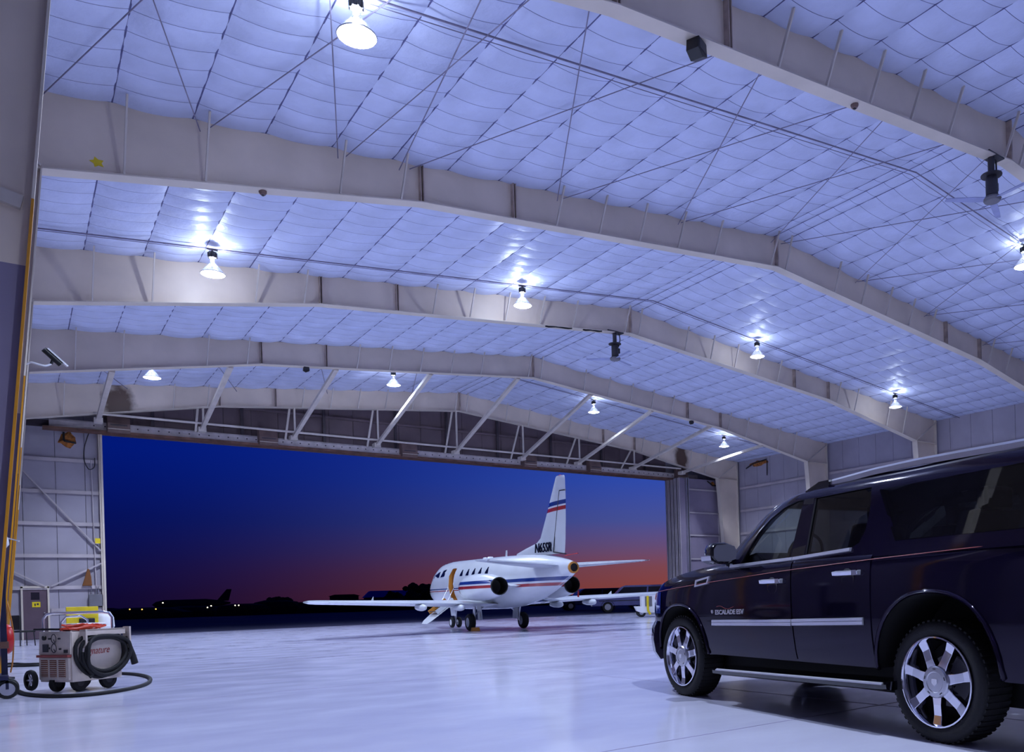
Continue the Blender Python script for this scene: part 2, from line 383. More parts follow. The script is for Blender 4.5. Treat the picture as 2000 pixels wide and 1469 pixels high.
# ------------------------------------------------------------------ rigid frames
STAIN = bare_stain('stained_paint', (216, 200, 184), (74, 46, 30), [(3.3, 0, 8.85), (31.1, 0, 9.05)], (.62, 3, 1.05))
def colx(z): return -.2+.0862*z                    # inner face of a left column
def frame_parts(web_mat):
    P = []
    mir = lambda pts: [(2*XRG-x, z) for x, z in pts][::-1]
    tw = .006
    zt = lambda x: zr(x)-.02
    low = [(-1.1, 0), (colx(0), 0), (colx(4.13), 4.13), (-1.1, 4.13)]
    upp = [(-1.1, 4.13), (colx(4.13), 4.13), (.49, 8.03), (.49, zt(.49)), (-1.1, zt(-1.1))]
    raf = [(.49, 8.03), (6.75, 9.2), (XRG, 10.22), (XRG, zt(XRG)), (.49, zt(.49))]
    bot = [(.49, 8.03), (6.75, 9.2), (XRG, 10.22)]
    for side in (0, 1):
        g = mir if side else (lambda p: p)
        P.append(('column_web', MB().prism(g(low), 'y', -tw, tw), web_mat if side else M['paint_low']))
        P.append(('column_web', MB().prism(g(upp), 'y', -tw, tw), web_mat))
        P.append(('rafter_web', MB().prism(g(raf), 'y', -tw, tw), web_mat))
        t = .022
        fw = .14
        def strip(pts, off):
            """flange plate following pts (x,z) lines, offset off in z or x"""
            m = MB()
            for a, b in zip(pts[:-1], pts[1:]):
                d = Vector((b[0]-a[0], b[1]-a[1])).normalized(); nrm = Vector((-d[1], d[0]))*off
                m.prism(g([(a[0], a[1]), (b[0], b[1]), (b[0]+nrm[0], b[1]+nrm[1]), (a[0]+nrm[0], a[1]+nrm[1])]), 'y', -fw, fw)
            return m
        P.append(('bottom_flange', strip(bot, -t), M['flange']))
        P.append(('inner_flange', strip([(colx(4.7), 4.7), (.49, 8.03)], -t), M['flange']))
        P.append(('inner_flange', strip([(colx(0), .0), (colx(4.7), 4.7)], -t), M['flange'] if side else M['yellow']))
        P.append(('outer_flange', strip([(-1.1, 0), (-1.1, zt(-1.1))], t), M['flange']))
        for xs in (6.75, 8.87):
            xx = 2*XRG-xs if side else xs
            zb = 9.2+(xs-6.75)*(10.22-9.2)/(XRG-6.75)
            P.append(('stiffener', MB().box(xx-.035, xx-.02, -.13, .13, zb, zr(xs)-.02).box(xx+.02, xx+.035, -.13, .13, zb, zr(xs)-.02), M['rusty_edge']))
        xa, xb = ((.49, -1.1) if not side else (2*XRG-.49, 2*XRG+1.1))
        P.append(('knee_plate', MB().box(min(xa, xb), max(xa, xb), -.13, .13, 8.0, 8.02), M['flange']))
        P.append(('knee_brace', MB().bar((xa, -.14, 8.05), (xb, -.14, 9.05), .07, .03), M['brace']))
    P.append(('ridge_plate', MB().box(XRG-.02, XRG+.02, -.13, .13, 10.2, ZRG-.03), M['rusty_edge']))
    return P
M['rusty_edge'] = mat('stiffener_paint', (168, 150, 140), .55, var=.15, scale=4)
PLAIN = [(n, m.mesh(n, mt), None) for n, m, mt in frame_parts(M['paint'])]
BRX = [1.6, 2.8, 5.1, 6.3, 9.92, 11.1, 12.29, 13.52, 14.78, 16.9]
def zbot(x):
    x = min(x, 2*XRG-x)
    return 8.03+(x-.49)*(9.2-8.03)/6.26 if x < 6.75 else 9.2+(x-6.75)*(10.22-9.2)/(XRG-6.75)
FL = ['cream steel roof frame nearest the camera, crossing the top right corner',
      'cream steel roof frame with the yellow sticker, second from the camera',
      'cream steel roof frame behind the middle row of lamps, third from the camera',
      'cream steel roof frame that the door truss struts run up to',
      'cream steel roof frame with brown soot stains just above the hangar door']
frames = []
for k, y in enumerate(FY):
    t = thing('roof_frame', FL[k], 'steel frame', (0, y, 0), group='rigid frames carrying the roof')
    parts = PLAIN if k < 4 else [(n, m.mesh(n, mt), None) for n, m, mt in frame_parts(STAIN)]
    for n, me, _ in parts: link(n, me, t)
    for x in BRX+[2*XRG-b for b in BRX]:
        b = MB().bar((x, -.12, zbot(x)+.01), (x+.04*(1 if x < XRG else -1), -.45, zr(x)-.05), .055, .03, up=(1, 0, 0))
        b.build('flange_brace', M['brace'], t)
    frames.append(t)

# ------------------------------------------------------------------ roof rods between the two nearest frames and near the door
pan = [(.52, 2.75), (2.87, 5.1), (5.25, 6.3), (6.52, 10.0), (10.12, 13.6), (13.7, 17.0), (17.4, 20.7), (20.8, 24.3), (24.4, 27.9), (28.0, 31.6)]
for i, (a, b) in enumerate(pan):
    for j, (p, q) in enumerate(((a, b), (b, a))):
        zq = lambda x: zr(x)-.17-.06*j
        m = MB()
        n = 2
        m.tube([(q, FY[0]+.05, zq(q)), (p, FY[1]-.05, zq(p))], .010, 6)
        o = m.build('bracing_rod', M['rod'])
        w = ['leftmost', 'second', 'third', 'fourth', 'fifth', 'sixth', 'seventh', 'eighth', 'ninth', 'tenth'][i]
        tag(o, 'thin roof rod running %s towards the camera, %s pair from the left' % (('right', 'left')[j], w), 'rod', 'roof bracing rods')
for i, (a, b) in enumerate([(1.2, 3.6), (5.0, 7.4), (8.6, 11.0), (12.4, 14.8)]):
    o = MB().tube([(a, FY[3]+.05, zr(a)-.2), (b, FY[4]-.05, zr(b)-.2)], .014, 6).build('bracing_rod', M['rod'])
    tag(o, 'thin roof rod above the hangar door, %s from the left wall' % ('first', 'second', 'third', 'fourth')[i], 'rod', 'roof bracing rods')

# conduits the lamps hang on
for y, lb in ((11.6, 'nearest'), (21.95, 'middle'), (32.95, 'far')):
    c = MB().tube([(XW0+.2, y, zr(XW0+.2)-.16), (XRG, y, ZRG-.16), (XW1-.2, y, zr(XW1-.2)-.16)], .017, 6)
    c.tube([(XW0+.2, y+.16, zr(XW0+.2)-.14), (XRG, y+.16, ZRG-.14), (XW1-.2, y+.16, zr(XW1-.2)-.14)], .008, 6)
    tag(c.build('electrical_conduit', M['rod']), 'thin dark conduit across the ceiling feeding the %s row of lamps' % lb, 'conduit', 'ceiling conduits')

# ------------------------------------------------------------------ walls
def panel_wall(name, label, axis, c0, runs, thick, face, mt):
    """vertical sheets: runs = list of (a0, a1, z0, z1 or function)"""
    m = MB()
    w = thing(name, label, 'wall', kind='structure')
    for a0, a1, z0, zt0, zt1 in runs:
        m = MB(); g = .008
        poly = [(a0+g, z0), (a1-g, z0), (a1-g, zt1), (a0+g, zt0)]
        m.prism(poly, axis, c0, c0+face*thick)
        m.build('wall_panel', mt, w)
    return w
seams = [XW0]+[.35-1.02*0, 1.37, 2.3, 2.84]
wf = thing('wall_front', 'hangar wall around the big door opening, panelled in grey sheet', 'wall', kind='structure')
def fpan(a0, a1, z0, z1=None):
    g = .008; t0, t1 = (z1, z1) if z1 else (zr(a0), zr(a1))
    if a0 < XRG < a1 and not z1:
        poly = [(a0+g, z0), (a1-g, z0), (a1-g, t1), (XRG, ZRG), (a0+g, t0)]
    else: poly = [(a0+g, z0), (a1-g, z0), (a1-g, t1), (a0+g, t0)]
    MB().prism(poly, 'y', YW, YW+.08).build('wall_panel', M['wallp'] if z0 < 1 else M['wallup_shade'], wf)
for a, b in zip(seams[:-1], seams[1:]): fpan(a, b, 0)
xx = 2.84
while xx < 31.2:
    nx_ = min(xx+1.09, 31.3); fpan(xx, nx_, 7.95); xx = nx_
for a, b in ((31.3, 32.4), (32.4, 33.5), (33.5, 34.6), (34.6, 35.7)): fpan(a, b, 0)
MB().box(XW0, XW1, YW+.081, YW+.1, 8.0, 9.1).box(XW0, 2.84, YW+.081, YW+.1, 0, 9.1).box(31.3, XW1, YW+.081, YW+.1, 0, 9.1).prism([(XW0, 9.1), (XW1, 9.1), (XRG, ZRG+.2)], 'y', YW+.081, YW+.1).build('outer_skin', M['roofdeck'], wf)
for z in (6.89, 5.66, 4.43, 3.2, 1.98, 1.12):
    x0 = -1.2 if z > 1.5 else 1.12
    MB().box(x0, 2.78, YW-.09, YW, z-.035, z+.035).box(x0, 2.78, YW-.1, YW-.09, z-.1, z+.035).build('girt', M['girt'], wf)
for z in (8.75, 9.6):
    hw = min((ZRG-z)/SL-1, 14.5) if z > 9.2 else 15.8
    MB().box(XRG-hw, XRG+hw, YW-.12, YW, z-.05, z+.05).build('girt', M['wallup_shade'], wf)
for x in (4.6, 7.9, 11.3, 14.6, 17.2, 20.0, 23.2, 26.5, 29.6):
    MB().box(x-.06, x+.06, YW-.2, YW-.12, 8.2, zr(x)-.03).build('post', M['steel_dk'], wf)
for a, b in (((.35, 6.39), (2.74, 3.36)), ((-.6, 2.95), (.96, 2.0)), ((1.14, 2.0), (2.74, 2.88))):
    MB().bar((a[0], YW-.14, a[1]), (b[0], YW-.14, b[1]), .05, .08, up=(0, 1, 0)).build('wall_brace', M['girt'], wf)
jm = MB().box(2.74, 2.86, YW-.2, YW+.12, 0, 8.1); jm.box(2.8, 2.87, YW-.25, YW-.2, 0, 8.1).build('jamb', M['flange'], wf)
# right and left walls
wr = thing('wall_right', 'long grey panelled side wall behind the black SUV', 'wall', kind='structure')
y = YB
while y < YW-.05:
    y2 = min(y+1.1, YW); MB().box(XW1, XW1+.08, y+.008, y2-.008, 0, zr(XW1)+.02).build('wall_panel', M['wallp'], wr); y = y2
MB().box(XW1+.081, XW1+.1, YB, YW, 0, zr(XW1)+.2).build('outer_skin', M['roofdeck'], wr)
for z in (7.5, 6.1, 4.7, 3.3, 1.9):
    for (a, b) in [(YB, FY[0])]+list(zip(FY[:-1], FY[1:]))+[(FY[-1], YW)]:
        MB().box(XW1-.1, XW1, a+.16, b-.16, z-.04, z+.04).box(XW1-.11, XW1-.1, a+.16, b-.16, z-.1, z+.04).build('girt', M['girt'], wr)
wl_ = thing('wall_left', 'grey panelled side wall at the left edge behind the columns', 'wall', kind='structure')
y = YB
while y < YW-.05:
    y2 = min(y+3.2, YW); MB().box(XW0-.08, XW0, y+.008, y2-.008, 0, zr(XW0)+.02).build('wall_panel', M['walldk'], wl_); y = y2
MB().box(XW0-.1, XW0-.081, YB, YW, 0, zr(XW0)+.2).build('outer_skin', M['roofdeck'], wl_)
wb = MB().prism([(XW0, 0), (XW1, 0), (XW1, zr(XW1)+.2), (XRG, ZRG+.2), (XW0, zr(XW0)+.2)], 'y', YB-.1, YB).build('wall_back', M['walldk']); tag(wb, 'plain grey back wall of the hangar behind the camera', 'wall', kind='structure')

# ------------------------------------------------------------------ person door and stacked door leaves
d1 = thing('door_1', 'dark personnel door with a yellow sign in the left wall section', 'door', (.22, YW-.02, 0), kind='structure')
MB().box(.06, .8, -.05, 0, .02, 1.94).build('leaf', mat('mauve_door', (92, 74, 86), .5), d1)
MB().box(0, .06, -.1, .02, 0, 2.0).box(.8, .86, -.1, .02, 0, 2.0).box(0, .86, -.1, .02, 1.94, 2.02).build('frame', M['flange'], d1)
MB().box(.3, .56, -.056, -.05, 1.5, 1.78).build('window_pane', mat('dark_pane', (38, 34, 44), .1), d1)
tag(MB().box(.33, .58, -.062, -.056, 1.22, 1.42).build('sign', M['sign_y'], d1), 'yellow notice on the door')
MB().box(.4, .44, -.066, -.06, 1.27, 1.36).box(.47, .53, -.066, -.06, 1.3, 1.37).build('print', M['dark'], d1)
MB().lathe([(.025, 0), (.025, .06)], 10, 'y', (.7, -.12, 1.0)).build('handle', M['alu'], d1)
dl = thing('door_2', 'sliding hangar door leaves stacked behind the right jamb', 'door', (0, 0, 0), kind='structure')
for i, yy in enumerate((37.95, 38.27, 38.59, 38.91)):
    lf = MB().box(31.32, 35.3, yy+.04, yy+.16, .03, 7.98).build('leaf', M['doorleaf'], dl)
    MB().box(31.28, 31.32, yy, yy+.06, .03, 7.98).box(31.28, 31.4, yy+.14, yy+.2, .03, 7.98).build('edge_channel', M['girt'], lf)
    if i == 0:
        for z in (7.32, 5.92, 4.55, 3.12, 1.7, .3):
            MB().box(31.9, 35.3, yy-.06, yy+.04, z-.04, z+.04).build('rail', M['girt'], lf)
        MB().box(31.75, 31.82, yy-.12, yy+.04, .03, 8.0).box(31.88, 31.95, yy-.12, yy+.04, .03, 8.0).build('stile', M['alu'], lf)
        MB().box(34.35, 34.5, yy-.1, yy+.04, .03, 7.98).build('stile', M['girt'], lf)

# ------------------------------------------------------------------ door header: track beam, hoods, hangers, struts, pipe
hd = thing('door_header', 'riveted steel track beam spanning the top of the hangar door opening', 'track beam', (0, 0, 0))
MB().box(1.2, 33.4, 38.7, 38.74, 8.03, 8.33).box(1.2, 33.4, 38.7, 38.86, 8.31, 8.35).box(1.2, 33.4, 38.55, 38.7, 8.02, 8.05).build('beam', M['track'], hd)
MB().box(1.0, 33.5, 38.5, 39.0, 7.93, 8.02).build('track', M['rust'], hd)
MB().box(-1.0, 33.5, 38.88, 39.0, 8.05, 8.3).build('rear_beam', M['steel_dk'], hd)
RIV = MB()
for i in range(84):
    RIV.lathe([(.03, 0), (.024, -.02), (.0, -.02)], 6, 'y', (2.6+.36*i, 38.7, 8.2), cap=False)
tag(RIV.build('rivets', M['steel_dk'], hd), 'row of dark rivets along the beam', kind='stuff')
for i, x in enumerate((3.38, 8.78, 15.0, 21.5, 25.6, 31.9)):
    h = thing('trolley_hood', 'boxy brown sheet metal hood on the door track, number %s from the left' % ('one', 'two', 'three', 'four', 'five', 'six')[i], 'hood', (x, 38.45, 8.0), group='hoods on the door track')
    MB().prism([(-.16, -.06), (.25, -.06), (.25, .74), (.0, .66), (-.16, .3)], 'x', -.37, .37).build('casing', M['hood'], h)
    MB().box(-.37, .37, -.175, -.16, .06, .085).build('lip', M['flange'], h)
    MB().box(-.28, .28, -.172, -.16, .2, .25).build('slot', M['steel_dk'], h)
NX = [2.66, 6.11, 9.58, 13.15, 16.97, 20.58, 23.97, 27.61, 31.2]
NW = ['first', 'second', 'third', 'fourth', 'fifth', 'sixth', 'seventh', 'eighth', 'ninth']
for i, x in enumerate(NX):
    t = thing('door_hanger', '%s set of pale steel struts from the left holding up the door track' % NW[i], 'strut', (x, FY[4], 8.22), group='struts above the door track')
    zt = zbot(min(max(x, .6), 2*XRG-.6))
    xt = x-.43*(i/8)**.5*1.0-.12
    MB().bar((0, .0, 0), (xt-x, FY[3]-FY[4]+.05, zbot(xt)-8.24), .15, .12).build('strut', M['brace'], t)
    if 0 < i < 8:
        MB().bar((.05, .02, 0), (.05, .02, zt-8.22), .07, .07).build('hanger', M['brace'], t)
        MB().bar((-.05, 1.2, .1), (-.12, .1, zt-8.24), .08, .06).build('back_strut', M['brace'], t)
    MB().box(-.14, .14, -.08, .3, -.12, .06).build('gusset', M['brace'], t)
tag(MB().tube([(2.5, FY[4]-.05, 8.43), (31.0, FY[4]-.05, 8.41)], .045, 8).build('tie_pipe', M['brace']), 'long pale pipe tying the struts above the door track', 'pipe')
# ================================================================== HIGH BAY LAMPS
def lamp_meshes():
    P = []
    P.append(('hook', MB().bar((0, 0, -.16), (0, 0, -.26), .03, .03).box(-.12, .12, -.02, .02, -.19, -.16).mesh('hook', M['steel_dk'])))
    h = MB().lathe([(.05, -.4), (.085, -.38), (.095, -.3), (.085, -.24), (.04, -.22)], 14)
    for k in range(8):
        a = PI/4*k; h.bar((.09*math.cos(a), .09*math.sin(a), -.38), (.09*math.cos(a), .09*math.sin(a), -.25), .018, .03, up=(math.cos(a), math.sin(a), 0))
    P.append(('ballast', h.mesh('ballast', M['black'], smooth=40)))
    P.append(('socket', MB().lathe([(.045, -.52), (.05, -.4)], 12).mesh('socket', M['alu'], smooth=40)))
    P.append(('reflector_cone', MB().lathe([(.265, -.76), (.25, -.74), (.17, -.63), (.10, -.55), (.055, -.5)], 28, cap=False).mesh('reflector_cone', M['cone'], smooth=60)))
    P.append(('lens', MB().lathe([(.0, -.795), (.13, -.79), (.22, -.775), (.262, -.76)], 28, cap=False).mesh('lens', M['lens'], smooth=60)))
    P.append(('rim', MB().tube([(.266*math.cos(a*PI/14), .266*math.sin(a*PI/14), -.762) for a in range(28)], .009, 6, closed=True).mesh('rim', M['alu'], smooth=60)))
    return P
LP = lamp_meshes()
LAMPS = [(3.95, 11.6, 'bright high bay lamp hanging at the top of the picture, nearest the camera'),
         (22.18, 11.6, 'high bay lamp cut by the right edge of the picture'),
         (3.9, 21.95, 'high bay lamp left of centre below the second frame, leftmost of the middle row'),
         (12.2, 21.95, 'high bay lamp second from the left in the middle row, before the third frame'),
         (22.07, 21.95, 'high bay lamp third from the left in the middle row, greenish glow above it'),
         (30.5, 21.95, 'high bay lamp rightmost of the middle row, above the SUV roof'),
         (3.9, 32.95, 'high bay lamp leftmost of the far row, above the left door corner'),
         (12.3, 32.95, 'high bay lamp second from the left in the far row above the door'),
         (22.0, 32.95, 'high bay lamp third from the left in the far row, above the jet tail'),
         (30.4, 32.95, 'high bay lamp rightmost of the far row, beside the orange bracket'),
         (3.9, 1.0, 'added unseen high bay lamp above the camera, lighting the foreground'),  # this lamp and the next two are added out of view for foreground light
         (14.0, .6, 'added unseen high bay lamp behind the SUV, lighting the foreground'),
         (24.0, 1.0, 'added unseen high bay lamp far right of the SUV, lighting the foreground')]
for x, y, lb in LAMPS:
    t = thing('high_bay_lamp', lb, 'lamp', (x, y, zr(x)), group='high bay lamps')
    for n, me in LP: link(n, me, t)
    ld = bpy.data.lights.new('bulb', 'POINT'); ld.energy = LAMP_W*(.55 if x > 20 else 1.0); ld.color = LAMP_COL; ld.shadow_soft_size = .07
    lo = bpy.data.objects.new('bulb', ld); COL.objects.link(lo); lo.parent = t; lo.location = (0, 0, -.58)
    if LAMP_UP:
        ld = bpy.data.lights.new('uplight', 'POINT'); ld.energy = LAMP_UP; ld.color = LAMP_COL; ld.shadow_soft_size = .03
        lo = bpy.data.objects.new('uplight', ld); COL.objects.link(lo); lo.parent = t; lo.location = (0, 0, -.47)

# ================================================================== CEILING FANS (dark, hung from the ridge)
def fan(y, lb):
    t = thing('ceiling_fan', lb, 'fan', (16.55, y, 10.16), group='ridge fans')
    MB().box(-.3, .3, -.14, .14, -.03, .0).box(-.3, .3, -.03, .03, .0, .05).build('mount_plate', M['dark'], t)
    MB().lathe([(.07, -.4), (.07, -.03)], 12).build('downrod', M['dark'], t, smooth=40)
    MB().lathe([(.06, -.44), (.22, -.42), (.22, -.40), (.06, -.38)], 20).build('canopy_disc', M['dark'], t, smooth=40)
    MB().lathe([(.1, -.86), (.125, -.84), (.125, -.5), (.1, -.44)], 16).build('motor', M['dark'], t, smooth=40)
    MB().box(.1, .17, -.06, .06, -.72, -.55).build('junction_box', M['black'], t)
    MB().lathe([(.0, -.98), (.16, -.97), (.19, -.92), (.16, -.87), (.05, -.86)], 20).build('hub', M['grey'], t, smooth=40)
    for k in range(3):
        a = 2*PI*k/3+.4; ca, sa = math.cos(a), math.sin(a)
        ring = []
        for r, w, tw in ((.15, .07, .25), (.4, .08, .2), (.75, .07, .15), (1.0, .055, .1)):
            pts = []
            for q, h in ((-1, -.006), (1, -.006), (1, .006), (-1, .006)):
                lx, lz = q*w*math.cos(tw)-h*math.sin(tw), q*w*math.sin(tw)+h*math.cos(tw)
                pts.append((r*ca-lx*sa, r*sa+lx*ca, -.92+lz))
            ring.append(pts)
        MB().loft(ring).build('blade', mat('fan_blade', (150, 156, 196), .5), t)
    MB().tube([(.1, 0, 0), (.2, .0, -.05), (.24, .02, -.2), (.2, 0, -.36), (.14, 0, -.5)], .018, 6).build('cable', M['black'], t)
fan(FY[0], 'dark motor fan hanging from the ridge of the nearest roof frame')
fan(FY[2], 'dark motor fan hanging from the ridge of the third roof frame')
# ================================================================== BUSINESS JET
JH = math.radians(4)
jet = thing('business_jet', 'white twin-engine business jet with blue and red stripes standing in the doorway', 'airplane', (12.81, 25.40, 0), PI/2-JH)
def striped(name, bands, axis_tilt, rough=.25):
    """white enamel with flat painted bands: bands = (x0, x1, z0, z1, colour) in the object's own metres"""
    m = mat(name, (198, 202, 210), rough, var=.015, scale=2, coat=.4); nt = m.node_tree; L = nt.links; b = nt.nodes['Principled BSDF']
    prev = b.inputs['Base Color'].links[0].from_socket
    t = N(nt, 'ShaderNodeTexCoord'); s = N(nt, 'ShaderNodeSeparateXYZ'); L.new(t.outputs['Object'], s.inputs[0])
    zz = N(nt, 'ShaderNodeMath', operation='MULTIPLY_ADD', ins={1: axis_tilt}); L.new(s.outputs['X'], zz.inputs[0]); L.new(s.outputs['Z'], zz.inputs[2])
    def between(v, a, c):
        g = N(nt, 'ShaderNodeMath', operation='GREATER_THAN', ins={1: a}); L.new(v, g.inputs[0])
        l = N(nt, 'ShaderNodeMath', operation='LESS_THAN', ins={1: c}); L.new(v, l.inputs[0])
        p = N(nt, 'ShaderNodeMath', operation='MULTIPLY'); L.new(g.outputs[0], p.inputs[0]); L.new(l.outputs[0], p.inputs[1]); return p.outputs[0]
    for x0, x1, z0, z1, c in bands:
        p = N(nt, 'ShaderNodeMath', operation='MULTIPLY'); L.new(between(s.outputs['X'], x0, x1), p.inputs[0]); L.new(between(zz.outputs[0], z0, z1), p.inputs[1])
        mx_ = N(nt, 'ShaderNodeMix', data_type='RGBA'); L.new(p.outputs[0], mx_.inputs[0]); L.new(prev, mx_.inputs[6]); mx_.inputs[7].default_value = srgb(*c); prev = mx_.outputs[2]
    L.new(prev, b.inputs['Base Color']); return m
BLU, RED = (24, 50, 118), (150, 34, 44)
M['jetfus'] = striped('fuselage_paint', [(-6, 1.22, 1.52, 1.625, BLU), (-6, 1.16, 1.37, 1.46, RED), (1.22, 7, 1.425, 1.46, BLU), (1.16, 7, 1.36, 1.39, RED)], 0.0)
M['jetnac'] = striped('nacelle_paint', [(-6, 1.22, 1.50, 1.60, BLU), (-6, 1.16, 1.36, 1.45, RED)], 0.0)
M['jetfin'] = striped('fin_paint', [(-6, 0, 3.56, 3.68, BLU), (-6, 0, 3.40, 3.51, RED)], .03)
M['jetw'] = mat('white_enamel', (196, 200, 208), .28, var=.02, scale=2, coat=.3)
M['jetgrey_shade'] = mat('grey_enamel_and_shade', (168, 172, 182), .35, var=.03)
M['amber'] = mat('amber_cabin', (186, 124, 44), .6, var=.12)
M['nozz'] = mat('nozzle_black', (6, 6, 8), .6)
M['navy'] = mat('window_navy', (14, 16, 34), .08, var=.0)
FUS = [(6.30, 1.36, .015, .015), (6.26, 1.36, .07, .07), (6.15, 1.36, .15, .15), (5.9, 1.375, .28, .28), (5.55, 1.40, .42, .43), (5.15, 1.425, .54, .56), (4.85, 1.46, .63, .64), (4.5, 1.54, .76, .71), (4.1, 1.585, .85, .76), (3.6, 1.59, .88, .775), (3.0, 1.585, .885, .78), (1.0, 1.565, .885, .78), (-1.0, 1.565, .86, .77), (-2.2, 1.60, .80, .73), (-3.2, 1.665, .69, .63), (-4.0, 1.74, .56, .49), (-4.7, 1.80, .40, .35), (-5.2, 1.84, .27, .25), (-5.45, 1.86, .19, .18), (-5.52, 1.86, .16, .15)]
def fring(x, zc, h, w, n=36):
    out = []
    for k in range(n):
        a = 2*PI*k/n; c, s = math.cos(a), math.sin(a); e = 2/2.15
        out.append((x, w*abs(c)**e*(1 if c >= 0 else -1), zc+h*abs(s)**e*(1 if s >= 0 else -1)))
    return out
def fuse(x):
    t = sorted(FUS); 
    return tuple(interp([(r[0], r[i]) for r in t], x) for i in (1, 2, 3))
def fy(x, z, d=0.):
    zc, h, w = fuse(x); t = max(-1, min(1, (z-zc)/h)); return w*(1-abs(t)**2.15)**(1/2.15)+d
FUS2 = []
for a, b in zip(FUS[:-1], FUS[1:]):
    n = max(1, int((a[0]-b[0])/.4)); FUS2 += [tuple(a[i]+(b[i]-a[i])*k/n for i in range(4)) for k in range(n)]
FUS2.append(FUS[-1])
fus = MB().loft([fring(*f) for f in FUS2]).build('fuselage', [M['jetfus'], M['amber']])
dc = MB(); dc.cur = 1; dc.prism([(1.98, 2.16), (2.42, 2.16), (2.5, 1.95), (2.5, 1.1), (2.4, 1.0), (1.98, 1.0)], 'y', .1, 1.2)
boolean(fus, [link('cut', dc.mesh('cut', [M['jetfus'], M['amber']]))]); smooth(fus, 40); fus.parent = jet
MB().box(2.0, 2.46, .12, .14, 1.02, 2.14).box(2.3, 2.47, .14, .42, 1.02, 2.1).box(2.0, 2.05, .14, .5, 1.02, 2.1).build('cabin_lining', M['amber'], fus)
MB().tube([(x, fy(x, z, .004), z) for x, z in ((1.97, 1.0), (1.97, 1.6), (1.97, 2.15), (2.2, 2.18), (2.43, 2.16), (2.51, 1.9), (2.51, 1.5), (2.5, 1.1), (2.4, 1.0))], .014, 6).build('door_surround', M['jetw'], fus)
# windscreen and cabin windows
def patch(name, poly, mt, d, parent, sgn=1):
    c = (sum(p[0] for p in poly)/len(poly), sum(p[1] for p in poly)/len(poly)); n = len(poly)
    vs = [(x, sgn*fy(x, z, d), z) for x, z in poly]+[(c[0], sgn*fy(c[0], c[1], d), c[1])]+[(x, sgn*(fy(x, z, d)-.03), z) for x, z in poly]
    return MB().add(vs, [(i, (i+1) % n, n) for i in range(n)]+[(i, n+1+i, n+1+(i+1) % n, (i+1) % n) for i in range(n)]).build(name, mt, parent)
for sgn in (1, -1):
    for x in (1.30, .74, .20, -.36, -.94):
        patch('cabin_window', [(x-.13, 1.86), (x+.13, 1.86), (x+.11, 1.93), (x+.03, 2.08), (x-.03, 2.08), (x-.11, 1.93)], M['navy'], .008, fus, sgn)
    patch('cockpit_window', [(3.0, 1.9), (3.42, 1.88), (3.3, 2.12), (3.02, 2.16)], M['navy'], .008, fus, sgn)
    patch('cockpit_window', [(3.55, 1.88), (4.3, 1.86), (4.2, 2.0), (3.6, 2.1)], M['navy'], .008, fus, sgn)
MB().add([(4.95, -.42, 1.93), (4.95, .42, 1.93), (4.45, .46, 2.2), (4.45, -.46, 2.2)], [(0, 1, 2, 3)]).build('windscreen', M['navy'], fus)
# tail end ring
MB().lathe([(.155, -5.50), (.17, -5.53), (.165, -5.58), (.12, -5.60), (.12, -5.5)], 20, 'x', (0, 0, 1.86), cap=False).build('tail_ring', M['amber'], fus, smooth=40)
MB().lathe([(.12, -5.57), (.0, -5.57)], 20, 'x', (0, 0, 1.86), cap=False).build('tail_outlet', M['nozz'], fus)
# roof bumps, antennas
for x, w in ((.9, .10), (.45, .12)): MB().lathe([(.0, .06), (w*.7, .05), (w, .0)], 14, 'z', (x, 0, 2.43)).build('roof_beacon', M['jetw'], fus, smooth=50)
MB().prism([(-.95, 2.38), (-.83, 2.38), (-.90, 2.62), (-.97, 2.62)], 'y', -.012, .012).build('blade_antenna', M['jetw'], fus)
# airfoil surfaces: stations (y, z, xLE, xTE, thickness) lofted
def foil(stn, n=10, axis='y'):
    rings = []
    for s, z, xl, xt, th in stn:
        r = []
        for k in range(n+1):
            t = k/n; xx = xl+(xt-xl)*(1-math.cos(PI*t))/2; u = (xl-xx)/(xl-xt+1e-9)
            yt = th*(2.6*math.sqrt(max(u, 0))*(1-u)**.9*.5+.04*(1-u))
            r.append((xx, yt))
        up = [(x, h) for x, h in r]; dn = [(x, -h*.8) for x, h in reversed(r[1:-1])]
        loop = up+[(xt, 0)]*0+dn
        rings.append([(x, s, z+h) if axis == 'y' else (x, h*.8, z) for x, h in loop])
    return MB().loft(rings)
def wing_pt(y): # z, LE, TE
    a = abs(y); return .86+.035*a, interp([(.5, 2.1), (1.2, 1.55), (6.2, -.75)], a), interp([(.5, -1.25), (2.2, -1.12), (6.2, -1.75)], a)
